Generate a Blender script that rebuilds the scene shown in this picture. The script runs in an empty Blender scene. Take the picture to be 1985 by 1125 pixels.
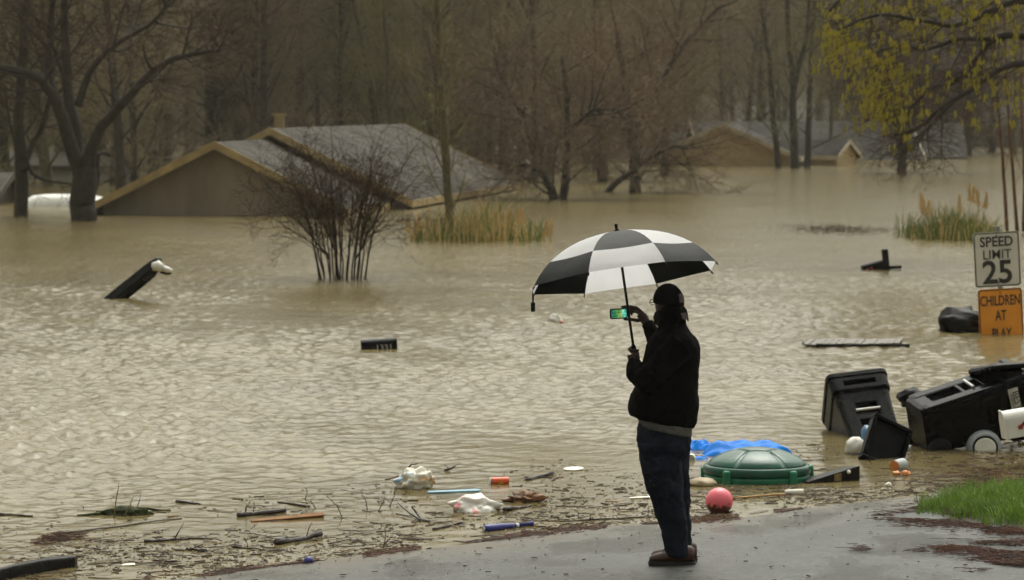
import bpy, bmesh, math, random
import numpy as np
from mathutils import Vector, Matrix, noise as mnoise

# ------------------------------------------------------------------ camera
R_ = math.radians
SC = bpy.context.scene
COL = SC.collection
F_PX, CX, CY, HOR, CAM_H = 6000.0, 992.5, 562.5, 204.0, 3.06     # focal in photo pixels, centre, horizon row, eye height above the water
PITCH = math.atan((CY - HOR) / F_PX)
cam_data = bpy.data.cameras.new('camera')
cam = bpy.data.objects.new('camera', cam_data)
COL.objects.link(cam)
cam.location = (0, 0, CAM_H)
cam.rotation_euler = (math.pi / 2 - PITCH, 0, 0)
cam_data.sensor_width = 36.0
cam_data.lens = F_PX / 1985.0 * 36.0
cam_data.clip_start = 0.1
cam_data.clip_end = 4000
cam_data.dof.use_dof = True
cam_data.dof.focus_distance = 20.2
cam_data.dof.aperture_fstop = 5.0
SC.camera = cam

# ------------------------------------------------------------------ sky and light (overcast, rain)
SUN_EL, SUN_AZ = 62.0, 12.0
world = bpy.data.worlds.new('World')
SC.world = world
world.use_nodes = True
wn, wl = world.node_tree.nodes, world.node_tree.links
wn.clear()
sky = wn.new('ShaderNodeTexSky')
sky.sky_type = 'NISHITA'
sky.sun_disc = False
sky.sun_elevation = R_(SUN_EL)
sky.sun_rotation = R_(SUN_AZ)
sky.altitude = 0
sky.air_density = 1.0
sky.dust_density = 8.0
sky.ozone_density = 1.0
hsv = wn.new('ShaderNodeHueSaturation')
hsv.inputs['Saturation'].default_value = 0.03
bg = wn.new('ShaderNodeBackground')
bg.inputs['Strength'].default_value = 0.13
wo = wn.new('ShaderNodeOutputWorld')
wl.new(sky.outputs[0], hsv.inputs['Color'])
tint = wn.new('ShaderNodeMix'); tint.data_type = 'RGBA'; tint.blend_type = 'MULTIPLY'; tint.inputs['Factor'].default_value = 1.0
tint.inputs['B'].default_value = (1.0, 0.99, 0.9, 1)          # grey-warm cloud cover
wl.new(hsv.outputs[0], tint.inputs['A'])
wl.new(tint.outputs['Result'], bg.inputs['Color'])
wl.new(bg.outputs[0], wo.inputs['Surface'])

sun_data = bpy.data.lights.new('sun', 'SUN')
sun_data.energy = 0.5
sun_data.angle = R_(90)
sun_data.color = (1.0, 0.97, 0.92)
sun = bpy.data.objects.new('sun', sun_data)
COL.objects.link(sun)
sdir = Vector((math.sin(R_(SUN_AZ)) * math.cos(R_(SUN_EL)), math.cos(R_(SUN_AZ)) * math.cos(R_(SUN_EL)), math.sin(R_(SUN_EL))))
sun.rotation_euler = (-sdir).to_track_quat('-Z', 'Y').to_euler()

SC.view_settings.view_transform = 'Standard'
SC.view_settings.look = 'None'
SC.view_settings.gamma = 1.0
SC.view_settings.use_curve_mapping = False
SC.view_settings.exposure = 0.6
cy = SC.cycles
cy.use_denoising = True
cy.max_bounces = 6
cy.diffuse_bounces = 2
cy.glossy_bounces = 2
cy.transmission_bounces = 4
cy.transparent_max_bounces = 8
cy.volume_bounces = 0
cy.volume_step_rate = 8.0
cy.use_adaptive_sampling = True
cy.adaptive_threshold = 0.03
cy.caustics_reflective = False
cy.caustics_refractive = False

# ------------------------------------------------------------------ pixel <-> place helpers
FW = Vector((0, math.cos(PITCH), -math.sin(PITCH)))
UPV = Vector((0, math.sin(PITCH), math.cos(PITCH)))
def ray(px, py):
    return FW + Vector((1, 0, 0)) * ((px - CX) / F_PX) - UPV * ((py - CY) / F_PX)
def W(px, py, z=0.0):
    d = ray(px, py); t = (z - CAM_H) / d.z
    return Vector((d.x * t, d.y * t, z))
def D(px, py, Y):
    d = ray(px, py); t = Y / d.y
    return Vector((d.x * t, Y, CAM_H + d.z * t))
UP = Vector((0, 0, 1))

# ------------------------------------------------------------------ materials
def node_mat(name):
    m = bpy.data.materials.new(name); m.use_nodes = True
    nt = m.node_tree
    return m, nt.nodes, nt.links, nt.nodes['Principled BSDF']
def mat(name, col, rough=0.6, col2=None, scale=5.0, bump=0.0, bscale=None, spec=0.5, metal=0.0, trans=None, coord='Object', detail=4.0, stretch=None, coat=0.0):
    """two-tone noise colour with optional fine relief"""
    m, n, l, p = node_mat(name)
    p.inputs['Roughness'].default_value = rough
    p.inputs['Metallic'].default_value = metal
    p.inputs['Specular IOR Level'].default_value = spec
    p.inputs['Coat Weight'].default_value = coat
    p.inputs['Coat Roughness'].default_value = 0.12
    tc = n.new('ShaderNodeTexCoord'); src = tc.outputs[coord]
    if stretch:
        mp = n.new('ShaderNodeMapping'); mp.inputs['Scale'].default_value = stretch
        l.new(src, mp.inputs[0]); src = mp.outputs[0]
    if col2 is None: col2 = tuple(c * 0.72 for c in col)
    nz = n.new('ShaderNodeTexNoise'); nz.inputs['Scale'].default_value = scale; nz.inputs['Detail'].default_value = detail
    l.new(src, nz.inputs['Vector'])
    cr = n.new('ShaderNodeValToRGB')
    cr.color_ramp.elements[0].position = 0.35; cr.color_ramp.elements[1].position = 0.68
    cr.color_ramp.elements[0].color = (*col2, 1); cr.color_ramp.elements[1].color = (*col, 1)
    l.new(nz.outputs['Fac'], cr.inputs[0]); l.new(cr.outputs[0], p.inputs['Base Color'])
    if bump:
        nb = n.new('ShaderNodeTexNoise'); nb.inputs['Scale'].default_value = bscale or scale * 4; nb.inputs['Detail'].default_value = 5
        l.new(src, nb.inputs['Vector'])
        b = n.new('ShaderNodeBump'); b.inputs['Strength'].default_value = bump; b.inputs['Distance'].default_value = 0.02
        l.new(nb.outputs['Fac'], b.inputs['Height']); l.new(b.outputs[0], p.inputs['Normal'])
    if trans:
        tb = n.new('ShaderNodeBsdfTranslucent'); l.new(cr.outputs[0], tb.inputs[0])
        mx = n.new('ShaderNodeMixShader'); mx.inputs[0].default_value = trans
        l.new(p.outputs[0], mx.inputs[1]); l.new(tb.outputs[0], mx.inputs[2])
        l.new(mx.outputs[0], n['Material Output'].inputs['Surface'])
    return m

M = {}
M['bark'] = mat('bark', (0.04, 0.031, 0.02), 0.85, (0.02, 0.016, 0.011), 6, 0.5, 30, 0.3)
M['bark_olive'] = mat('bark_olive', (0.12, 0.105, 0.05), 0.85, (0.07, 0.06, 0.032), 6, 0.4, 30, 0.3)
M['bark_grey'] = mat('bark_grey', (0.055, 0.045, 0.03), 0.85, (0.03, 0.025, 0.017), 5, 0.4, 30, 0.3)
M['twig'] = mat('twig', (0.23, 0.185, 0.108), 0.9, (0.14, 0.115, 0.068), 0.6, spec=0.2)
M['twig_olive'] = mat('twig_olive', (0.24, 0.215, 0.09), 0.9, (0.15, 0.135, 0.058), 0.6, spec=0.2)
M['twig_red'] = mat('twig_red', (0.22, 0.158, 0.098), 0.9, (0.14, 0.1, 0.064), 0.6, spec=0.2)
M['twig_dark'] = mat('twig_dark', (0.085, 0.056, 0.034), 0.9, (0.045, 0.03, 0.02), 2, spec=0.2)
M['stem_orange'] = mat('stem_orange', (0.14, 0.06, 0.025), 0.7, (0.08, 0.04, 0.02), 3, spec=0.3)
M['catkin'] = mat('catkin', (0.56, 0.48, 0.06), 0.8, (0.38, 0.35, 0.045), 1.4, trans=0.45)
M['reed_green'] = mat('reed_green', (0.12, 0.15, 0.03), 0.8, (0.07, 0.095, 0.025), 1.2, trans=0.25)
M['reed_tan'] = mat('reed_tan', (0.6, 0.42, 0.18), 0.85, (0.42, 0.29, 0.11), 1.5, trans=0.2)
M['grass'] = mat('grass', (0.18, 0.29, 0.035), 0.6, (0.08, 0.15, 0.02), 4, trans=0.3)
M['fascia'] = mat('fascia', (0.42, 0.31, 0.13), 0.7, (0.3, 0.22, 0.1), 3)
M['fascia_pale'] = mat('fascia_pale', (0.55, 0.47, 0.32), 0.7, (0.42, 0.36, 0.25), 3)
M['soffit'] = mat('soffit', (0.06, 0.05, 0.035), 0.8)
M['siding'] = mat('siding', (0.3, 0.25, 0.17), 0.75, (0.2, 0.165, 0.11), 1.6, stretch=(1, 1, 0.35), detail=7)
M['dark_wall'] = mat('dark_wall', (0.09, 0.065, 0.045), 0.8)
M['white_wall'] = mat('white_wall', (0.62, 0.6, 0.52), 0.7, (0.5, 0.47, 0.4), 2)
M['white_paint'] = mat('white_paint', (0.75, 0.75, 0.7), 0.35, (0.66, 0.66, 0.6), 4)
M['black_plastic'] = mat('black_plastic', (0.003, 0.0034, 0.0032), 0.24, (0.002, 0.0024, 0.0024), 9, 0.06, 60, spec=0.07)
M['black_matte'] = mat('black_matte', (0.006, 0.006, 0.006), 0.7, spec=0.2)
M['steel'] = mat('steel', (0.55, 0.55, 0.53), 0.35, (0.4, 0.4, 0.38), 12, metal=0.9)
M['galv'] = mat('galv', (0.3, 0.31, 0.3), 0.5, (0.22, 0.22, 0.21), 20, metal=0.7)
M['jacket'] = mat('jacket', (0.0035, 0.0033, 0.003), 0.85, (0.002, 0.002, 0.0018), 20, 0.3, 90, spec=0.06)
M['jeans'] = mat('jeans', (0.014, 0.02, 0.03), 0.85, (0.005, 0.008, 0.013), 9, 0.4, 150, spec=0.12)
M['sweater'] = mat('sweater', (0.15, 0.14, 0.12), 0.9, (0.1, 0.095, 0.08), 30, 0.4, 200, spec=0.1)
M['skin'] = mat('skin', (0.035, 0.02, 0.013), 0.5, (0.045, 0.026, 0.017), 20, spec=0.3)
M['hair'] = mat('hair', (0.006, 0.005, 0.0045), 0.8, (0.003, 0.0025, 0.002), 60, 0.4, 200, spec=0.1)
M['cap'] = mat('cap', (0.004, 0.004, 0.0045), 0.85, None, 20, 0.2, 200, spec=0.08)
M['shoe'] = mat('shoe', (0.07, 0.03, 0.013), 0.5, (0.04, 0.018, 0.009), 10, 0.2, 60)
M['sole'] = mat('sole', (0.012, 0.01, 0.009), 0.7)
M['cloth_white'] = mat('cloth_white', (0.86, 0.86, 0.88), 0.5, (0.77, 0.77, 0.78), 4, 0.3, 7, trans=0.45)
M['cloth_black'] = mat('cloth_black', (0.014, 0.015, 0.015), 0.5, (0.008, 0.009, 0.009), 5, 0.2, 7, trans=0.02, spec=0.12)
M['plastic_white'] = mat('plastic_white', (0.72, 0.71, 0.66), 0.4, (0.6, 0.58, 0.5), 8, 0.2, 14, trans=0.15)
M['foam'] = mat('foam', (0.8, 0.79, 0.7), 0.6, (0.7, 0.68, 0.58), 8)
M['tarp'] = mat('tarp', (0.0, 0.25, 0.88), 0.5, (0.0, 0.19, 0.72), 5, 0.3, 12, trans=0.15, spec=0.2)
M['green_lid'] = mat('green_lid', (0.012, 0.085, 0.056), 0.26, (0.008, 0.06, 0.04), 6, 0.05, 40, spec=0.4)
M['green_base'] = mat('green_base', (0.01, 0.19, 0.095), 0.35, (0.008, 0.13, 0.065), 6)
M['bat_blue'] = mat('bat_blue', (0.02, 0.03, 0.22), 0.3, (0.015, 0.02, 0.15), 10)
M['deep_blue'] = mat('deep_blue', (0.02, 0.03, 0.2), 0.35)
M['sky_blue'] = mat('sky_blue', (0.25, 0.48, 0.62), 0.35, (0.18, 0.36, 0.48), 6)
M['blue_jug'] = mat('blue_jug', (0.04, 0.14, 0.26), 0.35)
M['orange_red'] = mat('orange_red', (0.65, 0.09, 0.02), 0.4, (0.45, 0.06, 0.02), 8)
M['orange'] = mat('orange', (0.62, 0.24, 0.04), 0.45, (0.5, 0.16, 0.03), 10)
M['yellow'] = mat('yellow', (0.6, 0.42, 0.04), 0.4)
M['red'] = mat('red', (0.28, 0.015, 0.015), 0.4)
M['red_print'] = mat('red_print', (0.35, 0.02, 0.02), 0.5)
M['pink'] = mat('pink', (0.62, 0.26, 0.28), 0.4)
M['wood_pale'] = mat('wood_pale', (0.45, 0.26, 0.08), 0.6, (0.33, 0.18, 0.05), 8, stretch=(1, 8, 8))
M['wood_orange'] = mat('wood_orange', (0.42, 0.2, 0.07), 0.6, (0.26, 0.12, 0.045), 6, stretch=(1, 6, 6))
M['wood_grey'] = mat('wood_grey', (0.2, 0.185, 0.155), 0.7, (0.12, 0.11, 0.09), 7, 0.3, 30, stretch=(1, 6, 1))
M['wood_dark'] = mat('wood_dark', (0.045, 0.032, 0.022), 0.5, (0.022, 0.016, 0.012), 10, 0.6, 40)
M['wood_black'] = mat('wood_black', (0.012, 0.011, 0.009), 0.5, (0.006, 0.005, 0.0045), 10, 0.5, 40, spec=0.15)
M['moss'] = mat('moss', (0.045, 0.06, 0.015), 0.9, (0.025, 0.024, 0.012), 20, 0.7, 60)
M['leaf_brown'] = mat('leaf_brown', (0.26, 0.12, 0.045), 0.6, (0.09, 0.045, 0.02), 12)
M['litter'] = mat('litter', (0.085, 0.055, 0.035), 0.6, (0.03, 0.02, 0.014), 3)
M['litter_pale'] = mat('litter_pale', (0.35, 0.25, 0.15), 0.6, (0.2, 0.13, 0.07), 3)
M['straw'] = mat('straw', (0.14, 0.05, 0.022), 0.65, (0.05, 0.018, 0.01), 4)
M['tan_bag'] = mat('tan_bag', (0.4, 0.33, 0.2), 0.6, (0.28, 0.22, 0.13), 12, 0.5, 30)
M['grey_tub'] = mat('grey_tub', (0.36, 0.39, 0.39), 0.4, (0.28, 0.31, 0.31), 10)
M['dull_white'] = mat('dull_white', (0.55, 0.56, 0.52), 0.5, (0.42, 0.42, 0.38), 7)
M['sign_white'] = mat('sign_white', (0.62, 0.61, 0.54), 0.45, (0.55, 0.54, 0.48), 6)
M['sign_orange'] = mat('sign_orange', (0.78, 0.3, 0.015), 0.45, (0.7, 0.26, 0.012), 6)
M['sign_black'] = mat('sign_black', (0.015, 0.015, 0.013), 0.5)
M['digit'] = mat('digit', (0.36, 0.34, 0.3), 0.5)
M['label_tan'] = mat('label_tan', (0.22, 0.17, 0.06), 0.6, (0.14, 0.1, 0.04), 30)
M['glass_dark'] = mat('glass_dark', (0.03, 0.035, 0.04), 0.08)

def ball_mat():
    m, n, l, p = node_mat('ball_pink')
    p.inputs['Roughness'].default_value = 0.3
    tc = n.new('ShaderNodeTexCoord')
    nz = n.new('ShaderNodeTexNoise'); nz.inputs['Scale'].default_value = 34; nz.inputs['Detail'].default_value = 5
    l.new(tc.outputs['Object'], nz.inputs['Vector'])
    sx = n.new('ShaderNodeSeparateXYZ'); l.new(tc.outputs['Object'], sx.inputs[0])
    ma = n.new('ShaderNodeMath'); ma.operation = 'MULTIPLY_ADD'; ma.inputs[1].default_value = -7.0; ma.inputs[2].default_value = -0.03   # mud splashed on the lower half
    l.new(sx.outputs[2], ma.inputs[0])
    ad = n.new('ShaderNodeMath'); ad.operation = 'ADD'; l.new(ma.outputs[0], ad.inputs[0]); l.new(nz.outputs['Fac'], ad.inputs[1])
    cr = n.new('ShaderNodeValToRGB'); cr.color_ramp.elements[0].position = 0.60; cr.color_ramp.elements[1].position = 0.72
    cr.color_ramp.elements[0].color = (0.78, 0.14, 0.18, 1); cr.color_ramp.elements[1].color = (0.09, 0.025, 0.02, 1)
    l.new(ad.outputs[0], cr.inputs[0]); l.new(cr.outputs[0], p.inputs['Base Color'])
    return m
M['ball_pink'] = ball_mat()

def shingle_mat(name, c1, c2):
    m, n, l, p = node_mat(name)
    p.inputs['Roughness'].default_value = 0.85; p.inputs['Specular IOR Level'].default_value = 0.12
    tc = n.new('ShaderNodeTexCoord')
    br = n.new('ShaderNodeTexBrick'); br.inputs['Scale'].default_value = 1.0
    br.inputs['Brick Width'].default_value = 0.3; br.inputs['Row Height'].default_value = 0.14; br.inputs['Mortar Size'].default_value = 0.008
    br.inputs['Color1'].default_value = (*c1, 1); br.inputs['Color2'].default_value = (*c2, 1); br.inputs['Mortar'].default_value = (*[c * 0.4 for c in c2], 1)
    l.new(tc.outputs['UV'], br.inputs['Vector'])
    nz = n.new('ShaderNodeTexNoise'); nz.inputs['Scale'].default_value = 0.9; nz.inputs['Detail'].default_value = 5
    l.new(tc.outputs['Object'], nz.inputs['Vector'])
    mx = n.new('ShaderNodeMix'); mx.data_type = 'RGBA'; mx.blend_type = 'MULTIPLY'; mx.inputs['Factor'].default_value = 0.85
    rp = n.new('ShaderNodeValToRGB'); rp.color_ramp.elements[0].position = 0.38; rp.color_ramp.elements[1].position = 0.62
    rp.color_ramp.elements[0].color = (0.42, 0.4, 0.36, 1); rp.color_ramp.elements[1].color = (1, 1, 1, 1); l.new(nz.outputs['Fac'], rp.inputs[0])
    l.new(br.outputs['Color'], mx.inputs['A']); l.new(rp.outputs[0], mx.inputs['B'])
    l.new(mx.outputs['Result'], p.inputs['Base Color'])
    b = n.new('ShaderNodeBump'); b.inputs['Strength'].default_value = 0.4; b.inputs['Distance'].default_value = 0.02
    l.new(br.outputs['Fac'], b.inputs['Height']); b.invert = True; l.new(b.outputs[0], p.inputs['Normal'])
    return m
M['shingle'] = shingle_mat('shingle', (0.1, 0.09, 0.075), (0.066, 0.059, 0.05))
M['shingle_blue'] = shingle_mat('shingle_blue', (0.075, 0.07, 0.063), (0.048, 0.045, 0.04))

def brick_mat():
    m, n, l, p = node_mat('brick_tan')
    p.inputs['Roughness'].default_value = 0.8
    tc = n.new('ShaderNodeTexCoord')
    br = n.new('ShaderNodeTexBrick'); br.inputs['Scale'].default_value = 1.0
    br.inputs['Brick Width'].default_value = 0.22; br.inputs['Row Height'].default_value = 0.075; br.inputs['Mortar Size'].default_value = 0.01
    br.inputs['Color1'].default_value = (0.6, 0.44, 0.2, 1); br.inputs['Color2'].default_value = (0.5, 0.34, 0.15, 1); br.inputs['Mortar'].default_value = (0.36, 0.3, 0.2, 1)
    l.new(tc.outputs['UV'], br.inputs['Vector']); l.new(br.outputs['Color'], p.inputs['Base Color'])
    return m
M['brick_tan'] = brick_mat()

def water_mat():
    m, n, l, p = node_mat('flood_water')
    p.inputs['Roughness'].default_value = 0.16
    p.inputs['IOR'].default_value = 1.33
    g = n.new('ShaderNodeNewGeometry')
    nz = n.new('ShaderNodeTexNoise'); nz.inputs['Scale'].default_value = 0.35; nz.inputs['Detail'].default_value = 5
    l.new(g.outputs['Position'], nz.inputs['Vector'])
    cr = n.new('ShaderNodeValToRGB'); cr.color_ramp.elements[0].position = 0.3; cr.color_ramp.elements[1].position = 0.7
    cr.color_ramp.elements[0].color = (0.116, 0.09, 0.036, 1); cr.color_ramp.elements[1].color = (0.168, 0.135, 0.058, 1)
    l.new(nz.outputs['Fac'], cr.inputs[0]); l.new(cr.outputs[0], p.inputs['Base Color'])
    b = n.new('ShaderNodeBump'); b.inputs['Strength'].default_value = 0.45; b.inputs['Distance'].default_value = 0.03
    n2 = n.new('ShaderNodeTexNoise'); n2.inputs['Scale'].default_value = 13; n2.inputs['Detail'].default_value = 3
    at = n.new('ShaderNodeAttribute'); at.attribute_name = 'calm'
    l.new(g.outputs['Position'], n2.inputs['Vector'])
    mu = n.new('ShaderNodeMath'); mu.operation = 'MULTIPLY'
    n3 = n.new('ShaderNodeTexNoise'); n3.inputs['Scale'].default_value = 1.7; n3.inputs['Detail'].default_value = 3; l.new(g.outputs['Position'], n3.inputs['Vector'])
    sm = n.new('ShaderNodeMath'); sm.operation = 'MULTIPLY_ADD'; sm.inputs[1].default_value = 3.2; l.new(n3.outputs['Fac'], sm.inputs[0]); l.new(n2.outputs['Fac'], sm.inputs[2])
    l.new(sm.outputs[0], mu.inputs[0]); l.new(at.outputs['Fac'], mu.inputs[1])
    l.new(mu.outputs[0], b.inputs['Height']); l.new(b.outputs[0], p.inputs['Normal'])
    return m
M['water'] = water_mat()

def asphalt_mat():
    m, n, l, p = node_mat('wet_asphalt')
    g = n.new('ShaderNodeNewGeometry')
    sp = n.new('ShaderNodeTexNoise'); sp.inputs['Scale'].default_value = 48; sp.inputs['Detail'].default_value = 5; sp.inputs['Roughness'].default_value = 0.7
    big = n.new('ShaderNodeTexNoise'); big.inputs['Scale'].default_value = 1.3; big.inputs['Detail'].default_value = 6
    mp = n.new('ShaderNodeMapping'); mp.inputs['Scale'].default_value = (1.0, 0.45, 1.0)
    l.new(g.outputs['Position'], sp.inputs['Vector']); l.new(g.outputs['Position'], mp.inputs[0]); l.new(mp.outputs[0], big.inputs['Vector'])
    c1 = n.new('ShaderNodeValToRGB'); c1.color_ramp.elements[0].color = (0.008, 0.009, 0.008, 1); c1.color_ramp.elements[1].color = (0.1, 0.106, 0.094, 1)
    c1.color_ramp.elements[0].position = 0.38; c1.color_ramp.elements[1].position = 0.66
    l.new(sp.outputs['Fac'], c1.inputs[0])
    sz_ = n.new('ShaderNodeSeparateXYZ'); l.new(g.outputs['Position'], sz_.inputs[0])                 # silt film left just above the water's edge
    mr = n.new('ShaderNodeMapRange'); mr.inputs['From Min'].default_value = 0.075; mr.inputs['From Max'].default_value = -0.005; l.new(sz_.outputs[2], mr.inputs['Value'])
    mm = n.new('ShaderNodeMath'); mm.operation = 'MULTIPLY_ADD'; mm.inputs[1].default_value = 1.6; l.new(big.outputs['Fac'], mm.inputs[0]); mm.inputs[2].default_value = -0.35
    mu = n.new('ShaderNodeMath'); mu.operation = 'MULTIPLY'; mu.use_clamp = True; l.new(mr.outputs[0], mu.inputs[0]); l.new(mm.outputs[0], mu.inputs[1])
    mx = n.new('ShaderNodeMix'); mx.data_type = 'RGBA'; mx.inputs['B'].default_value = (0.14, 0.105, 0.06, 1)
    l.new(mu.outputs[0], mx.inputs['Factor']); l.new(c1.outputs[0], mx.inputs['A']); l.new(mx.outputs['Result'], p.inputs['Base Color'])
    r = n.new('ShaderNodeMapRange'); r.inputs['From Min'].default_value = 0.38; r.inputs['From Max'].default_value = 0.62; r.inputs['To Min'].default_value = 0.1; r.inputs['To Max'].default_value = 0.5
    l.new(big.outputs['Fac'], r.inputs['Value']); l.new(r.outputs[0], p.inputs['Roughness'])
    gr = n.new('ShaderNodeTexNoise'); gr.inputs['Scale'].default_value = 15; gr.inputs['Detail'].default_value = 6; gr.inputs['Roughness'].default_value = 0.75; l.new(g.outputs['Position'], gr.inputs['Vector'])
    b = n.new('ShaderNodeBump'); b.inputs['Strength'].default_value = 1.0; b.inputs['Distance'].default_value = 0.012; p.inputs['Specular IOR Level'].default_value = 0.25
    l.new(gr.outputs['Fac'], b.inputs['Height']); l.new(b.outputs[0], p.inputs['Normal'])
    ms = n.new('ShaderNodeMath'); ms.operation = 'MULTIPLY_ADD'; ms.inputs[1].default_value = 0.55; l.new(sp.outputs['Fac'], ms.inputs[0])
    ms2 = n.new('ShaderNodeMath'); ms2.operation = 'MULTIPLY'; ms2.inputs[1].default_value = 0.45; l.new(gr.outputs['Fac'], ms2.inputs[0]); l.new(ms2.outputs[0], ms.inputs[2]); l.new(ms.outputs[0], c1.inputs[0])
    return m
M['asphalt'] = asphalt_mat()

def ground_mat():
    m, n, l, p = node_mat('leaf_litter_ground')
    p.inputs['Roughness'].default_value = 0.9
    g = n.new('ShaderNodeNewGeometry')
    nz = n.new('ShaderNodeTexNoise'); nz.inputs['Scale'].default_value = 0.12; nz.inputs['Detail'].default_value = 8
    l.new(g.outputs['Position'], nz.inputs['Vector'])
    cr = n.new('ShaderNodeValToRGB')
    cr.color_ramp.elements[0].position = 0.35; cr.color_ramp.elements[0].color = (0.022, 0.018, 0.011, 1)
    cr.color_ramp.elements[1].position = 0.66; cr.color_ramp.elements[1].color = (0.05, 0.043, 0.024, 1)
    l.new(nz.outputs['Fac'], cr.inputs[0]); l.new(cr.outputs[0], p.inputs['Base Color'])
    return m
M['ground'] = ground_mat()

def screen_mat():
    m, n, l, p = node_mat('phone_screen')
    tc = n.new('ShaderNodeTexCoord'); sx = n.new('ShaderNodeSeparateXYZ'); l.new(tc.outputs['Generated'], sx.inputs[0])
    cr = n.new('ShaderNodeValToRGB')
    e = cr.color_ramp.elements
    e[0].position = 0.0; e[0].color = (0.02, 0.2, 0.14, 1)
    e[1].position = 1.0; e[1].color = (0.1, 0.85, 0.62, 1)
    for pos, c in ((0.3, (0.05, 0.3, 0.12, 1)), (0.5, (0.22, 0.5, 0.1, 1)), (0.62, (0.35, 0.42, 0.08, 1)), (0.74, (0.3, 0.95, 0.65, 1))):
        x = e.new(pos); x.color = c
    l.new(sx.outputs[0], cr.inputs[0])
    nz = n.new('ShaderNodeTexNoise'); nz.inputs['Scale'].default_value = 7; l.new(tc.outputs['Generated'], nz.inputs['Vector'])
    ra = n.new('ShaderNodeValToRGB'); ra.color_ramp.elements[0].position = 0.42; ra.color_ramp.elements[1].position = 0.55
    ra.color_ramp.elements[0].color = (0.05, 0.08, 0.06, 1)
    l.new(nz.outputs['Fac'], ra.inputs[0])
    mx = n.new('ShaderNodeMix'); mx.data_type = 'RGBA'; mx.blend_type = 'MULTIPLY'; mx.inputs['Factor'].default_value = 0.8
    l.new(cr.outputs[0], mx.inputs['A']); l.new(ra.outputs[0], mx.inputs['B'])
    p.inputs['Base Color'].default_value = (0.01, 0.01, 0.01, 1); p.inputs['Roughness'].default_value = 0.15
    l.new(mx.outputs['Result'], p.inputs['Emission Color']); p.inputs['Emission Strength'].default_value = 0.6
    return m
M['screen'] = screen_mat()

def bag_mat(name, base, spots):
    m, n, l, p = node_mat(name)
    p.inputs['Roughness'].default_value = 0.35
    tc = n.new('ShaderNodeTexCoord')
    nz = n.new('ShaderNodeTexNoise'); nz.inputs['Scale'].default_value = 9; nz.inputs['Detail'].default_value = 1
    l.new(tc.outputs['Object'], nz.inputs['Vector'])
    cr = n.new('ShaderNodeValToRGB'); e = cr.color_ramp.elements
    e[0].position = 0.0; e[0].color = (*spots[0], 1); e[1].position = 1.0; e[1].color = (*spots[1], 1)
    for pos, c in ((0.34, spots[0]), (0.4, base), (0.6, base), (0.66, spots[1])):
        x = e.new(pos); x.color = (*c, 1)
    l.new(nz.outputs['Fac'], cr.inputs[0]); l.new(cr.outputs[0], p.inputs['Base Color'])
    return m
M['bag_print'] = bag_mat('bag_print', (0.6, 0.57, 0.45), ((0.2, 0.38, 0.6), (0.62, 0.36, 0.16)))
M['bag_clean'] = bag_mat('bag_clean', (0.75, 0.73, 0.66), ((0.7, 0.3, 0.3), (0.75, 0.73, 0.66)))
M['can_print'] = bag_mat('can_print', (0.65, 0.1, 0.02), ((0.02, 0.08, 0.3), (0.7, 0.35, 0.05)))

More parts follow.
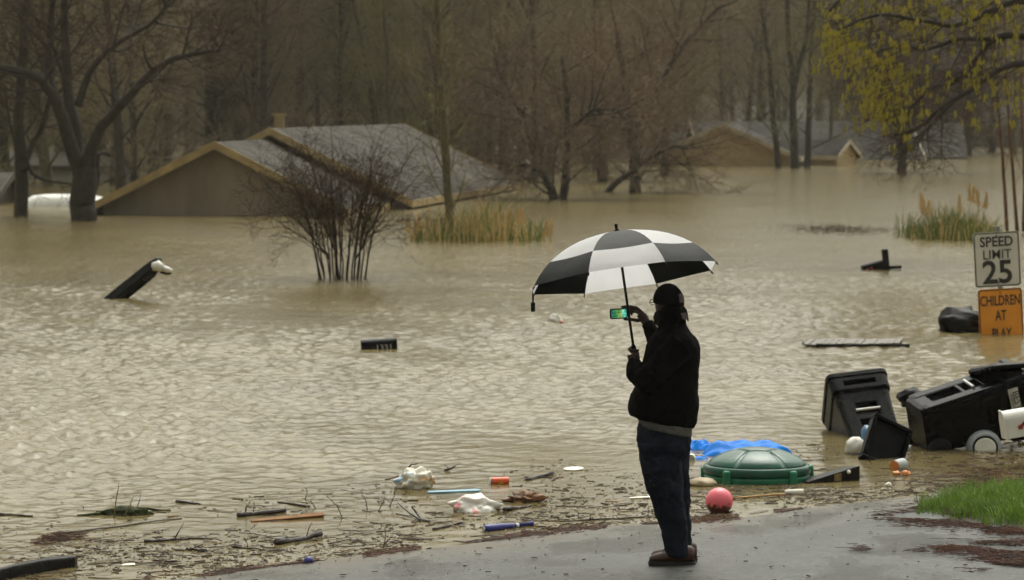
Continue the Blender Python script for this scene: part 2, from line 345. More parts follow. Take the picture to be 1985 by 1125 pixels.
# ------------------------------------------------------------------ mesh builder
class MB:
    def __init__(s): s.v = []; s.f = []; s.mi = []; s.uv = None
    def add(s, vs, fs, mi=0):
        o = len(s.v); s.v += [tuple(x) for x in vs]
        s.f += [tuple(i + o for i in f) for f in fs]; s.mi += [mi] * len(fs); return s
    def box(s, c, size, rot=None, mi=0, taper=1.0):
        hx, hy, hz = size[0] / 2, size[1] / 2, size[2] / 2
        vs = [Vector((x * (taper if z > 0 else 1), y * (taper if z > 0 else 1), z)) for z in (-hz, hz) for x, y in ((-hx, -hy), (hx, -hy), (hx, hy), (-hx, hy))]
        if rot is not None: vs = [rot @ v for v in vs]
        return s.add([v + Vector(c) for v in vs], [(3, 2, 1, 0), (4, 5, 6, 7), (0, 1, 5, 4), (1, 2, 6, 5), (2, 3, 7, 6), (3, 0, 4, 7)], mi)
    def tube(s, pts, rad, n=6, caps=True, mi=0):
        pts = [Vector(p) for p in pts]; o = len(s.v); k = len(pts)
        if not hasattr(rad, '__len__'): rad = [rad] * k
        ref = None
        for i, p in enumerate(pts):
            t = (pts[min(i + 1, k - 1)] - pts[max(i - 1, 0)])
            if t.length < 1e-9: t = Vector((0, 0, 1))
            t.normalize()
            if ref is None: ref = Vector((1, 0, 0)) if abs(t.x) < 0.8 else Vector((0, 1, 0))
            a = ref - t * ref.dot(t); a.normalize(); ref = a; b = t.cross(a); r = rad[i]
            for j in range(n):
                an = 2 * math.pi * j / n
                s.v.append(tuple(p + a * (r * math.cos(an)) + b * (r * math.sin(an))))
        for i in range(k - 1):
            for j in range(n):
                q = (j + 1) % n
                s.f.append((o + i * n + j, o + i * n + q, o + (i + 1) * n + q, o + (i + 1) * n + j)); s.mi.append(mi)
        if caps:
            s.f.append(tuple(o + j for j in reversed(range(n)))); s.f.append(tuple(o + (k - 1) * n + j for j in range(n))); s.mi += [mi, mi]
        return s
    def rings(s, rs, caps=True, mi=0):
        """loft a list of closed rings with equal point counts"""
        o = len(s.v); n = len(rs[0])
        for r in rs: s.v += [tuple(p) for p in r]
        for i in range(len(rs) - 1):
            for j in range(n):
                q = (j + 1) % n
                s.f.append((o + i * n + j, o + i * n + q, o + (i + 1) * n + q, o + (i + 1) * n + j)); s.mi.append(mi)
        if caps:
            s.f.append(tuple(o + j for j in reversed(range(n)))); s.f.append(tuple(o + (len(rs) - 1) * n + j for j in range(n))); s.mi += [mi, mi]
        return s
    def ball(s, c, r, seg=12, rg=8, mi=0, rot=None):
        c = Vector(c); rr = Vector(r) if hasattr(r, '__len__') else Vector((r, r, r)); rs = []
        for i in range(rg + 1):
            th = math.pi * (0.02 + 0.96 * i / rg)
            ring = [Vector((rr.x * math.sin(th) * math.cos(2 * math.pi * j / seg), rr.y * math.sin(th) * math.sin(2 * math.pi * j / seg), -rr.z * math.cos(th))) for j in range(seg)]
            if rot is not None: ring = [rot @ q for q in ring]
            rs.append([c + q for q in ring])
        return s.rings(rs, True, mi)
    def build(s, name, m, parent=None, smooth=False, bevel=0.0, loc=None):
        me = bpy.data.meshes.new(name)
        if loc is not None:
            L = Vector(loc); me.from_pydata([tuple(Vector(v) - L) for v in s.v], [], s.f)
        else: me.from_pydata(s.v, [], s.f)
        for mm in (m if isinstance(m, (list, tuple)) else [m]): me.materials.append(M[mm] if isinstance(mm, str) else mm)
        if isinstance(m, (list, tuple)): me.polygons.foreach_set('material_index', s.mi)
        if smooth: me.polygons.foreach_set('use_smooth', [True] * len(s.f))
        me.update()
        o = bpy.data.objects.new(name, me); COL.objects.link(o)
        if loc is not None: o.location = loc
        if parent is not None:
            o.parent = parent
        if bevel:
            b = o.modifiers.new('bevel', 'BEVEL'); b.width = bevel; b.segments = 2; b.limit_method = 'ANGLE'
        return o

def tag(o, label, cat, group=None):
    o['label'] = label; o['category'] = cat
    if group: o['group'] = group
    return o
def empty(name, loc, label, cat, group=None, matrix=None):
    o = bpy.data.objects.new(name, None); COL.objects.link(o)
    o.empty_display_size = 0.1
    if matrix is not None: o.matrix_world = matrix
    else: o.location = loc
    return tag(o, label, cat, group)
def structure(o): o['kind'] = 'structure'; return o
def bake(o):
    """freeze modifiers into the mesh"""
    dg = bpy.context.evaluated_depsgraph_get(); dg.update()
    me = bpy.data.meshes.new_from_object(o.evaluated_get(dg))
    old = o.data; o.modifiers.clear(); o.data = me; me.name = old.name
    bpy.data.meshes.remove(old); return o
def organic(o, voxel, iters=4, disp=0.0, dscale=0.12):
    r = o.modifiers.new('remesh', 'REMESH'); r.mode = 'VOXEL'; r.voxel_size = voxel; r.use_smooth_shade = True
    sm = o.modifiers.new('smooth', 'SMOOTH'); sm.factor = 0.5; sm.iterations = iters
    if disp:
        t = bpy.data.textures.new('folds', 'CLOUDS'); t.noise_scale = dscale; t.noise_depth = 2
        d = o.modifiers.new('folds', 'DISPLACE'); d.texture = t; d.strength = disp; d.mid_level = 0.5; d.texture_coords = 'LOCAL'
    return bake(o)
def text_obj(body, size, m, parent, matrix, align='CENTER', extrude=0.001, bold=0.0, name='lettering'):
    cu = bpy.data.curves.new(name, 'FONT'); cu.body = body; cu.size = size; cu.align_x = align; cu.align_y = 'CENTER'
    cu.extrude = extrude; cu.offset = bold; cu.resolution_u = 3
    t = bpy.data.objects.new(name, cu); COL.objects.link(t)
    dg = bpy.context.evaluated_depsgraph_get(); dg.update()
    me = bpy.data.meshes.new_from_object(t.evaluated_get(dg))
    COL.objects.unlink(t); bpy.data.objects.remove(t)
    me.materials.clear(); me.materials.append(M[m])
    o = bpy.data.objects.new(name, me); COL.objects.link(o); o.parent = parent; o.matrix_local = matrix
    return o
def frame_matrix(x, y, z, loc):
    m = Matrix((x, y, z)).transposed().to_4x4(); m.translation = loc; return m
def ell(cx, cy_, cz, rx, ry, n=20, tilt=0.0, pw=2.0):
    out = []
    for j in range(n):
        a = 2 * math.pi * j / n; c, s_ = math.cos(a), math.sin(a)
        c = math.copysign(abs(c) ** (2 / pw), c); s_ = math.copysign(abs(s_) ** (2 / pw), s_)
        out.append(Vector((cx + rx * c, cy_ + ry * s_, cz + tilt * rx * c)))
    return out
def smooth01(x): x = np.clip(x, 0, 1); return x * x * (3 - 2 * x)

# ================================================================== THE SETTING
NX, NY, SX0, SY0, GRADE = 0.66, -0.751, 0.17, 21.96, 0.0647      # shoreline normal, a point on it, slope of the street
def shore(X, Y): return (X - SX0) * NX + (Y - SY0) * NY - 0.3 * smooth01((X - 0.2) / 1.6) + 0.05 * np.sin(X * 2.3 + 1) * np.cos(Y * 1.1)         # metres inland
def ground_z(X, Y):
    X = np.asarray(X, float); Y = np.asarray(Y, float)
    d = shore(X, Y)
    z = np.where(d > -3, GRADE * d, GRADE * -3 + (d + 3) * 0.12)
    z = np.maximum(z, -2.6)
    z = np.minimum(z, 3.0)
    hill = 40 * smooth01((Y - 225 + 0.10 * X) / 260.0) + 1.5 * np.sin(X * 0.021 + 1.0) * smooth01((Y - 230) / 60)
    return z + hill
def verge(X, Y):                                                # low grassy mound at the street's edge
    d = np.sqrt(((X - 4.35) / 1.35) ** 2 + ((Y - 22.35) / 1.75) ** 2)
    return 0.075 * (1 - smooth01((d - 0.55) / 0.5))
def axis_pts(lo, hi, f0, f1, fine, coarse):
    a = list(np.arange(f0, f1, fine)); x = f1; st = fine
    while x < hi: a.append(x); st = min(st * 1.25, coarse); x += st
    a.append(hi); x = f0; st = fine
    while True:
        st = min(st * 1.25, coarse); x -= st
        if x <= lo: break
        a.insert(0, x)
    a.insert(0, lo); return np.array(a)
def grid_obj(name, X, Y, Z, m, attr=None, smooth=True):
    ny, nx = X.shape
    co = np.stack([X, Y, Z], -1).reshape(-1, 3).astype(np.float32)
    idx = np.arange(nx * ny).reshape(ny, nx)
    q = np.stack([idx[:-1, :-1], idx[:-1, 1:], idx[1:, 1:], idx[1:, :-1]], -1).reshape(-1, 4)
    me = bpy.data.meshes.new(name)
    me.vertices.add(len(co)); me.vertices.foreach_set('co', co.ravel())
    me.loops.add(q.size); me.loops.foreach_set('vertex_index', q.ravel().astype(np.int32))
    me.polygons.add(len(q)); me.polygons.foreach_set('loop_start', np.arange(0, q.size, 4, dtype=np.int32))
    me.polygons.foreach_set('use_smooth', np.full(len(q), smooth))
    me.update(calc_edges=True)
    if attr is not None:
        a = me.attributes.new('calm', 'FLOAT', 'POINT'); a.data.foreach_set('value', attr.ravel().astype(np.float32))
    me.materials.append(M[m])
    o = bpy.data.objects.new(name, me); COL.objects.link(o); return o

gx = axis_pts(-900, 900, 2.0, 6.5, 0.12, 30); gy = axis_pts(-60, 1500, 19.5, 26.0, 0.12, 30)
GX, GY = np.meshgrid(gx, gy)
structure(grid_obj('ground', GX, GY, ground_z(GX, GY) + verge(GX, GY) - 0.012, 'ground'))
# street: one sheet lying on the ground, running down under the water
rx = np.linspace(-9, 3.9, 160); ry = np.linspace(-30, 26, 420)
RX, RY = np.meshgrid(rx, ry)
RX = RX + 0.08 * np.sin(RY * 1.7) * (RX > 3.0)
RZ = ground_z(RX, RY) + 0.004 * np.sin(RX * 2.1 + RY * 0.7) * np.cos(RY * 1.3) + 0.002 * np.sin(RX * 7.3 + 2 * np.sin(RY * 3.1)) * np.cos(RY * 6.1)
structure(grid_obj('road', RX, RY, RZ, 'asphalt'))

# flood water: one sheet with real ripples (calmer along the shore, where scum floats)
rng = np.random.default_rng(4)
rows = CAM_H * F_PX / (np.concatenate([np.arange(1300, 400, -1.0), np.arange(400, 250, -0.8)]) - HOR)
rows = np.concatenate([rows, np.linspace(rows[-1] + 12, 520, 12)])
uf = np.linspace(-0.19, 0.19, 400); uc = np.array([-3.2, -1.8, -1.0, -0.6, -0.4, -0.3, -0.24])
us = np.concatenate([uc, uf, -uc[::-1]])
WU, WY = np.meshgrid(us, rows); WX = WU * WY
d = -shore(WX, WY)
calm = (0.1 + 0.9 * smooth01((d - 1.0) / 6.0)) * (1 - 0.45 * smooth01((WY - 55) / 50))
sp_ = W(1940, 655); calm = calm * (1 - 0.7 * np.exp(-(((WX - sp_.x) / 1.6) ** 2 + ((WY - sp_.y + 2.0) / 4.0) ** 2)))      # slack water behind the carts and signs
dens = np.gradient(rows)[:, None]
WZ = np.zeros_like(WX)
for k in range(170):
    lam = 0.075 * (0.42 / 0.075) ** rng.random()
    th = rng.uniform(0, math.pi); ph = rng.random() * 6.28
    kx, ky = 2 * math.pi / lam * math.cos(th), 2 * math.pi / lam * math.sin(th)
    amp = 0.0041 * lam ** 0.75; ly = lam / max(0.12, abs(math.sin(th)))
    att = smooth01((ly - 2.0 * dens) / (1.5 * dens))
    WZ += amp * att * np.sin(kx * WX + ky * WY + ph)
patch = 0.8 + 0.3 * np.sin(WX * 0.31 + 1.3 * np.sin(WY * 0.09)) * np.sin(WY * 0.17 + 0.6 * np.sin(WX * 0.2)) + 0.3 * np.sin(WX * 0.83 + 2.1 * np.sin(WY * 0.23 + 1)) * np.sin(WY * 0.41 + 1.2 * np.sin(WX * 0.5)) + 0.2 * np.sin(WX * 1.9 + WY * 0.6) * np.sin(WY * 0.77 - WX * 0.4)
WZ *= calm * patch
structure(grid_obj('flood_water', WX, WY, WZ, 'water', attr=calm * (0.7 + 0.3 * patch)))

# ------------------------------------------------------------------ houses
def uv_quad(me, f):
    lay = me.uv_layers.new(name='UVMap')
    for p in me.polygons:
        for li in p.loop_indices:
            lay.data[li].uv = f(me.vertices[me.loops[li].vertex_index].co, p)
def gable_volume(parent, org, ddir, half, depth, zr, ze, roof_m, wall_m, fascia_m, over=0.45, side_over=0.4, zbot=-2.7, back_rake=True):
    """gable-roofed volume: org = ground point under the FRONT ridge end, ridge runs along ddir; half/ze measured at the roof edge"""
    dd = Vector((ddir[0], ddir[1], 0)).normalized(); wd = Vector((dd.y, -dd.x, 0)); o3 = Vector((org[0], org[1], 0))
    def P(w, d_, z): return o3 + wd * w + dd * d_ + UP * z
    pitch = (zr - ze) / half; th = 0.1
    for sgn in (-1, 1):
        b = MB()
        top = [P(0, 0, zr), P(0, depth, zr), P(sgn * half, depth, ze), P(sgn * half, 0, ze)]
        vs = top + [v - UP * th for v in top]
        b.add(vs, [(0, 1, 2, 3), (7, 6, 5, 4), (0, 3, 7, 4), (1, 5, 6, 2), (2, 6, 7, 3), (0, 4, 5, 1)] if sgn < 0 else [(3, 2, 1, 0), (4, 5, 6, 7), (4, 7, 3, 0), (2, 6, 5, 1), (3, 7, 6, 2), (1, 5, 4, 0)])
        ob = b.build('roof_slope', roof_m, parent)
        uv_quad(ob.data, lambda co, p: ((co - o3).dot(dd), (co - o3).dot(wd) * math.sqrt(1 + pitch * pitch)))
    for sgn in (-1, 1):                       # barge boards up the front (and back) rake
        for dpos in ([-0.022] + ([depth + 0.022] if back_rake else [])):
            b = MB(); t = 0.02; lo = 0.2; hi = 0.03
            q = [P(0, dpos, zr + hi), P(sgn * (half + 0.03), dpos, ze + hi), P(sgn * (half + 0.03), dpos, ze - lo), P(0, dpos, zr - lo)]
            vs = [v - dd * t for v in q] + [v + dd * t for v in q]
            b.add(vs, [(0, 1, 2, 3), (7, 6, 5, 4), (0, 4, 5, 1), (1, 5, 6, 2), (2, 6, 7, 3), (3, 7, 4, 0)])
            b.build('barge_board', fascia_m, parent)
        b = MB()                              # fascia along the eave
        q = [P(sgn * (half + 0.02), 0.02, ze + 0.0), P(sgn * (half + 0.02), depth - 0.02, ze), P(sgn * (half + 0.02), depth - 0.02, ze - 0.2), P(sgn * (half + 0.02), 0.02, ze - 0.2)]
        vs = [v - wd * 0.018 for v in q] + [v + wd * 0.018 for v in q]
        b.add(vs, [(0, 1, 2, 3), (7, 6, 5, 4), (0, 4, 5, 1), (1, 5, 6, 2), (2, 6, 7, 3), (3, 7, 4, 0)])
        b.build('eave_board', fascia_m, parent)
    hw = half - side_over; ztop = lambda w: zr - th - 0.004 - abs(w) * pitch
    for dpos, nm in ((over, 'gable_wall'), (depth - over - 0.15, 'gable_wall')):
        b = MB(); prof = [(-hw, zbot), (hw, zbot), (hw, ztop(hw)), (0, ztop(0)), (-hw, ztop(hw))]
        vs = [P(w, dpos, z) for w, z in prof] + [P(w, dpos + 0.15, z) for w, z in prof]
        b.add(vs, [(0, 1, 2, 3, 4), (9, 8, 7, 6, 5)] + [(i, i + 5, (i + 1) % 5 + 5, (i + 1) % 5) for i in range(5)])
        ob = b.build(nm, wall_m, parent)
        uv_quad(ob.data, lambda co, p: ((co - o3).dot(wd), co.z))
    for sgn in (-1, 1):
        b = MB(); w0, w1 = sgn * hw, sgn * (hw - 0.15)
        q = [P(w0, over + 0.16, zbot), P(w0, depth - over - 0.16, zbot), P(w1, depth - over - 0.16, zbot), P(w1, over + 0.16, zbot)]
        vs = q + [Vector((v.x, v.y, ztop(hw) - 0.01)) for v in q]
        b.add(vs, [(0, 1, 2, 3), (4, 5, 6, 7), (0, 1, 5, 4), (1, 2, 6, 5), (2, 3, 7, 6), (3, 0, 4, 7)])
        ob = b.build('side_wall', wall_m, parent)
        uv_quad(ob.data, lambda co, p: ((co - o3).dot(dd), co.z))

dirA = Vector((0.15, 0.989))
hA = empty('flooded_house', (0, 0, 0), 'tan trimmed grey roofed house flooded to its eaves behind the bare bush', 'house')
gable_volume(hA, (-8.2, 85.4), dirA, 3.72, 8.0, 2.05, 0.2, 'shingle', 'siding', 'fascia', over=0.5)
gable_volume(hA, (-7.15, 91.4), dirA, 4.25, 21.5, 2.38, 0.26, 'shingle', 'siding', 'fascia', over=0.6)
b = MB(); c = Vector((-7.0, 93.2, 2.3)); b.box(c + Vector((0, 0, 0.2)), (0.28, 0.28, 0.5)); b.box(c + Vector((0, 0, 0.48)), (0.4, 0.4, 0.06)); b.build('roof_vent', 'fascia', hA)

hB = empty('brick_house', (0, 0, 0), 'tan brick gabled house standing in the flood behind the three tall trunks', 'house')
gable_volume(hB, (10.5, 154.6), (0.12, 0.99), 3.9, 12.5, 2.15, 0.42, 'shingle_blue', 'brick_tan', 'fascia_pale', over=0.4)
gable_volume(hB, (9.5, 165.5), (0.995, 0.06), 4.9, 11.8, 2.2, 0.2, 'shingle_blue', 'brick_tan', 'fascia_pale', over=0.3)
hP = empty('porch_gable', (0, 0, 0), 'small white edged porch gable poking out of the water beside brick house', 'porch')
gable_volume(hP, (17.15, 157.2), (-0.80, 0.60), 1.15, 4.2, 1.30, 0.5, 'shingle_blue', 'brick_tan', 'fascia_pale', over=0.2, side_over=0.2)
hC = empty('low_roof_house', (0, 0, 0), 'low grey roofed house behind the lone dark trunk at right', 'house')
gable_volume(hC, (17.6, 181.0), (0.99, -0.09), 5.2, 8.6, 2.0, 0.1, 'shingle_blue', 'brick_tan', 'soffit', over=0.4)
hD = empty('dark_house', (0, 0, 0), 'dark walled house with pale roof at far right edge of the flood', 'house')
gable_volume(hD, (30.2, 232.0), (0.995, 0.1), 5.5, 20.0, 4.6, 1.5, 'shingle_blue', 'dark_wall', 'soffit', over=0.4)
hE = empty('edge_house', (0, 0, 0), 'dark roofed house corner at left edge behind the leftmost trunk', 'house')
gable_volume(hE, (-25.0, 97.5), (0.99, -0.06), 2.3, 9.4, 0.95, 0.3, 'shingle', 'dark_wall', 'soffit', over=0.35)
hF = empty('pale_house', (0, 0, 0), 'pale low house half hidden by trunks beyond the submerged white vehicle', 'house')
gable_volume(hF, (-25.5, 131.0), (0.995, -0.08), 4.0, 9.5, 1.05, 0.6, 'soffit', 'white_wall', 'soffit', over=0.3)
hG = empty('roof_house', (0, 0, 0), 'grey roofed house barely seen behind the reddish redbud trees', 'house')
gable_volume(hG, (2.0, 172.0), (0.995, 0.05), 4.2, 8.5, 1.5, 0.25, 'shingle_blue', 'brick_tan', 'fascia_pale', over=0.3)
hH = empty('upper_house', (0, 0, 0), 'pale sided house on the rise behind trees at right', 'house')
gable_volume(hH, (36.0, 268.0), (0.99, 0.1), 4.5, 14.0, 6.3, 3.9, 'shingle', 'white_wall', 'fascia_pale', over=0.3, zbot=-1)

# ------------------------------------------------------------------ bare trees
def perp(d, a):
    r = Vector((1, 0, 0)) if abs(d.x) < 0.8 else Vector((0, 1, 0))
    u = d.cross(r).normalized(); v = d.cross(u); return u * math.cos(a) + v * math.sin(a)
def grow(T, C, p, d, L, r, lvl, P, rg):
    n = P['seg'][lvl]; pts = [p.copy()]; d = d.normalized(); w = P['wander'][lvl]; tr = P['trop'][lvl]
    for i in range(n):
        d = (d + Vector((rg.uniform(-w, w), rg.uniform(-w, w), rg.uniform(-w, w))) + UP * tr).normalized()
        p = p + d * (L / n); pts.append(p)
    r1 = max(r * P['taper'][lvl], P['rmin']); rad = [r + (r1 - r) * i / n for i in range(n + 1)]
    (T if lvl <= P['tl'] else C).tube(pts, rad, (7, 5, 3, 3, 3)[lvl], caps=lvl < 1)
    kids(T, C, pts, rad, L, lvl, P, rg)
def kids(T, C, pts, rad, L, lvl, P, rg):
    if lvl >= P['max']: return
    k = P['kids'][lvl]; n = len(pts) - 1; az = rg.uniform(0, 6.28); st = P['start'][lvl]
    for j in range(k):
        t = st + (1 - st) * (j + rg.random()) / k; x = min(t * n, n - 1e-4); i = int(x)
        q = pts[i].lerp(pts[i + 1], x - i); dd = (pts[i + 1] - pts[i]).normalized()
        az += 2.4 + rg.uniform(-0.4, 0.4); a = R_(P['ang'][lvl] + rg.uniform(-15, 15))
        nd = dd * math.cos(a) + perp(dd, az) * math.sin(a)
        nl = (P['len'][lvl + 1]) * rg.uniform(0.6, 1.15) * (1 - P['fall'][lvl] * t)
        grow(T, C, q, nd, nl, min(P['r'][lvl + 1] * (1 - 0.4 * t), rad[i] * 0.75), lvl + 1, P, rg)

def finish_tree(T, C, name, loc, label, cat, group, bark, twig, crown_name='crown'):
    root = empty(name, loc, label, cat, group)
    L = Vector(loc)
    for mb in (T, C): mb.v = [(v[0] - L.x, v[1] - L.y, v[2] - L.z) for v in mb.v]
    T.build('trunk', bark, root, smooth=True); C.build(crown_name, twig, root)
    return root
def copy_tree(o, loc, rz, sc):
    c = o.copy(); COL.objects.link(c); c.location = loc; c.rotation_euler = (0, 0, rz); c.scale = (sc[0], sc[0], sc[1])
    for ch in o.children:
        k = ch.copy(); COL.objects.link(k); k.parent = c
    return c

FOREST = dict(seg=(9, 5, 4, 2, 2), wander=(0.05, 0.16, 0.22, 0.3), trop=(0.02, 0.07, 0.05, 0.0), taper=(0.3, 0.3, 0.35, 0.6), rmin=0.007, tl=1, max=3,
              kids=(28, 8, 9, 0), start=(0.22, 0.2, 0.15), ang=(48, 45, 45), len=(17, 4.2, 1.9, 1.0), r=(0.22, 0.06, 0.018, 0.01), fall=(0.5, 0.3, 0.2))
protos = []
rg = random.Random(11)
for k in range(6):
    P = dict(FOREST); h = rg.uniform(14, 19)
    P['len'] = (h, rg.uniform(3.4, 5.0), 1.9, 1.05); P['start'] = (rg.uniform(0.13, 0.3), 0.2, 0.15)
    T, C = MB(), MB(); T_r = rg.uniform(0.16, 0.26); P['r'] = (T_r, 0.06, 0.018, 0.01)
    grow(T, C, Vector((0, 0, -3)), Vector((rg.uniform(-.06, .06), 0, 1)), h, T_r, 0, P, rg)
    t = empty('bare_tree', (0, 0, 0), 'tall thin leafless tree in the dense flooded wood behind the houses', 'tree', 'bare trees of the background wood')
    T.build('trunk', ('bark_grey', 'bark', 'bark_olive')[k % 3], t, smooth=True); C.build('crown', ('twig', 'twig', 'twig_olive', 'twig', 'twig_red', 'twig_olive')[k], t)
    protos.append(t)
used = set()
def place_tree(k, X, Y, z, rz, sc):
    if k not in used:
        used.add(k); o = protos[k]; o.location = (X, Y, z); o.rotation_euler = (0, 0, rz); o.scale = (sc[0], sc[0], sc[1]); return o
    return copy_tree(protos[k], (X, Y, z), rz, sc)
# trunks that can be picked out in the photograph: pixel of the foot at the waterline, thickness
picked = [(238, 372, 1.1), (262, 366, 0.9), (215, 360, 0.8), (298, 352, 1.2), (400, 345, 1.7), (428, 340, 1.5), (458, 338, 1.0), (492, 345, 1.2), (98, 362, 1.3), (12, 356, 1.2),
          (330, 340, 1.0), (360, 335, 0.9), (575, 335, 1.2), (620, 330, 1.0), (690, 326, 1.0), (740, 330, 1.1), (830, 332, 1.3), (930, 330, 1.2), (985, 326, 0.9), (1010, 332, 1.0),
          (1055, 318, 1.0), (1130, 316, 1.1), (1260, 312, 1.2), (1330, 310, 1.0), (1470, 308, 1.0), (1640, 296, 1.2), (1705, 292, 1.1), (1880, 300, 1.5), (1920, 296, 1.2), (1965, 300, 1.3), (1445, 306, 1.1), (1400, 304, 1.0), (180, 345, 1.2), (60, 340, 1.0), (140, 338, 1.2), (1608, 318, 0.7), (1676, 313, 0.8), (1716, 306, 0.9), (1622, 302, 0.8), (1795, 305, 0.9), (1835, 300, 0.8), (760, 345, 0.7), (660, 338, 0.8)]
WOOD = 'tall thin leafless tree in the dense flooded wood behind the houses'
OWN = {400: 'thickest bare trunk in the wood, rising behind the peak of the beige gable', 428: 'thick bare trunk just right of the thickest one behind the beige gable', 238: 'thin bare trunk just right of the big forked tree',
       298: 'bare tree rising behind the left roof slope of the beige gable', 98: 'bare tree behind the white vehicle between the two left trees', 830: 'dark bare trunk just left of the olive sapling',
       575: 'bare tree rising behind the ridge of the larger grey roof', 930: 'bare tree above the right end of the grey roof', 1880: 'stout bare trunk between the yellow catkins and the orange saplings',
       492: 'bare trunk just left of the roof vent', 12: 'bare tree at the left edge of the picture above the dark roofed corner', 1055: 'bare trunk rising behind the V shaped reddish tree'}
for i, (px, py, s_) in enumerate(picked):
    p = W(px, py); t_ = place_tree(i % 6, p.x, p.y, 0, rg.uniform(0, 6.28), (s_, rg.uniform(0.85, 1.1)))
    if px in OWN: t_['label'] = OWN[px]
    elif 'label' in t_: t_['label'] = WOOD
spots = []
for i in range(5000):
    Y = 128 + 250 * rg.random() ** 1.15; X = rg.uniform(-1, 1) * (0.178 * Y + 5)
    if any((X - a) ** 2 + (Y - b_) ** 2 < (3.0 + 0.006 * Y) ** 2 for a, b_ in spots): continue
    if 5 < X < 30 and 148 < Y < 190: continue
    if X > 9 and Y < 200: continue
    if X > 0.12 * Y and Y < 250 and rg.random() < 0.6: continue
    spots.append((X, Y))
    if len(spots) >= 245: break
for i, (X, Y) in enumerate(spots):
    t_ = place_tree(rg.randrange(6), X, Y, float(ground_z(X, Y)) + (2.6 if Y < 225 else 2.4), rg.uniform(0, 6.28), (rg.uniform(0.8, 1.35), rg.uniform(0.8, 1.15))); t_['label'] = WOOD

# individual trees with limbs traced to their real places
def limb(T, C, px, Y, dy, r0, r1, P, lvl, rg, n=7):
    pts = [D(x, y, Y + dy * i / (len(px) - 1)) for i, (x, y) in enumerate(px)]
    fine = []
    for i in range(len(pts) - 1):                       # Catmull-Rom through the traced points
        p0, p1, p2, p3 = pts[max(i - 1, 0)], pts[i], pts[i + 1], pts[min(i + 2, len(pts) - 1)]
        for j in range(4):
            t = j / 4
            fine.append(0.5 * ((2 * p1) + (p2 - p0) * t + (2 * p0 - 5 * p1 + 4 * p2 - p3) * t * t + (3 * p1 - p0 - 3 * p2 + p3) * t ** 3) + Vector((rg.uniform(-1, 1), rg.uniform(-1, 1), rg.uniform(-1, 1))) * r0 * 0.12)
    fine.append(pts[-1])
    k = len(fine) - 1; rad = [r0 + (r1 - r0) * (i / k) ** 0.8 for i in range(k + 1)]
    T.tube(fine, rad, n); L = sum((fine[i + 1] - fine[i]).length for i in range(k))
    kids(T, C, fine, rad, L, lvl, P, rg)
def PP(**kw):
    P = dict(FOREST); P.update(kw); return P

# big forked tree at left
rg = random.Random(5); T, C = MB(), MB(); Y = W(163, 428).y
pl = PP(kids=(9, 7, 7, 0), start=(0.35, 0.2, 0.15), len=(8, 2.6, 1.3, 0.75), r=(0.2, 0.06, 0.02, 0.009), ang=(50, 48, 45))
none = PP(max=0)
limb(T, C, [(163, 470), (163, 428), (160, 380), (161, 325)], Y, 0, 0.37, 0.33, none, 0, rg, 10)
limb(T, C, [(158, 345), (132, 262), (108, 195), (70, 150), (0, 132), (-60, 120)], Y, -1.0, 0.22, 0.08, pl, 0, rg)
limb(T, C, [(157, 340), (145, 250), (132, 180), (128, 90), (122, -40), (110, -180)], Y, 1.5, 0.22, 0.07, pl, 0, rg)
limb(T, C, [(108, 195), (95, 140), (98, 60), (104, -60), (100, -160)], Y, 1.0, 0.14, 0.05, pl, 0, rg)
limb(T, C, [(168, 345), (182, 275), (215, 225), (270, 165), (320, 122), (372, 106), (430, 96)], Y, -1.5, 0.2, 0.05, pl, 0, rg)
limb(T, C, [(150, 205), (180, 130), (235, 80), (300, 40), (350, -30)], Y, 1.2, 0.12, 0.04, pl, 0, rg)
limb(T, C, [(172, 390), (188, 350), (192, 300), (215, 302)], Y, 0.6, 0.1, 0.04, PP(kids=(3, 4, 4, 0), len=(3, 1.2, 0.8, 0.5), r=(0.06, 0.03, 0.015, 0.009)), 0, rg)
finish_tree(T, C, 'forked_tree', W(163, 428), 'big dark forked tree standing in water left of the beige gable', 'tree', None, 'bark', 'twig_dark')
rg = random.Random(6); T, C = MB(), MB(); Y = W(40, 420).y
limb(T, C, [(40, 460), (40, 420), (42, 330), (36, 240), (44, 120), (50, 0), (48, -140)], Y, 0.5, 0.24, 0.09, pl, 0, rg, 9)
limb(T, C, [(46, 330), (60, 285), (85, 240), (100, 170), (110, 90)], Y, 0.5, 0.1, 0.04, pl, 0, rg)
limb(T, C, [(48, 300), (62, 335), (92, 350), (140, 357)], Y, 0.4, 0.07, 0.035, PP(kids=(2, 3, 3, 0), len=(3, 1.0, 0.6, 0.5), r=(0.06, 0.03, 0.015, 0.009)), 0, rg)
finish_tree(T, C, 'leaning_branch_tree', W(40, 420), 'leftmost dark flooded tree with a low branch sagging to the right', 'tree', None, 'bark', 'twig_dark')

# redbud-like trees in the middle
pr = PP(kids=(13, 9, 9, 0), start=(0.2, 0.1, 0.1), len=(6, 3.0, 1.6, 0.9), r=(0.16, 0.045, 0.016, 0.009), ang=(55, 50, 48), trop=(0.02, 0.03, 0.03, 0.0), fall=(0.3, 0.25, 0.2))
rg = random.Random(7); T, C = MB(), MB(); Y = W(1085, 386).y
limb(T, C, [(1080, 400), (1073, 380), (1060, 350), (1042, 328), (1005, 318)], Y, -0.6, 0.2, 0.08, pr, 0, rg)
limb(T, C, [(1083, 400), (1092, 382), (1098, 330), (1098, 250), (1100, 190), (1090, 110)], Y, 0.3, 0.19, 0.06, pr, 0, rg)
limb(T, C, [(1098, 262), (1130, 228), (1155, 213), (1200, 212)], Y, 0.3, 0.1, 0.04, pr, 0, rg)
limb(T, C, [(1040, 330), (1020, 250), (990, 180), (960, 130)], Y, 1.0, 0.09, 0.03, pr, 0, rg)
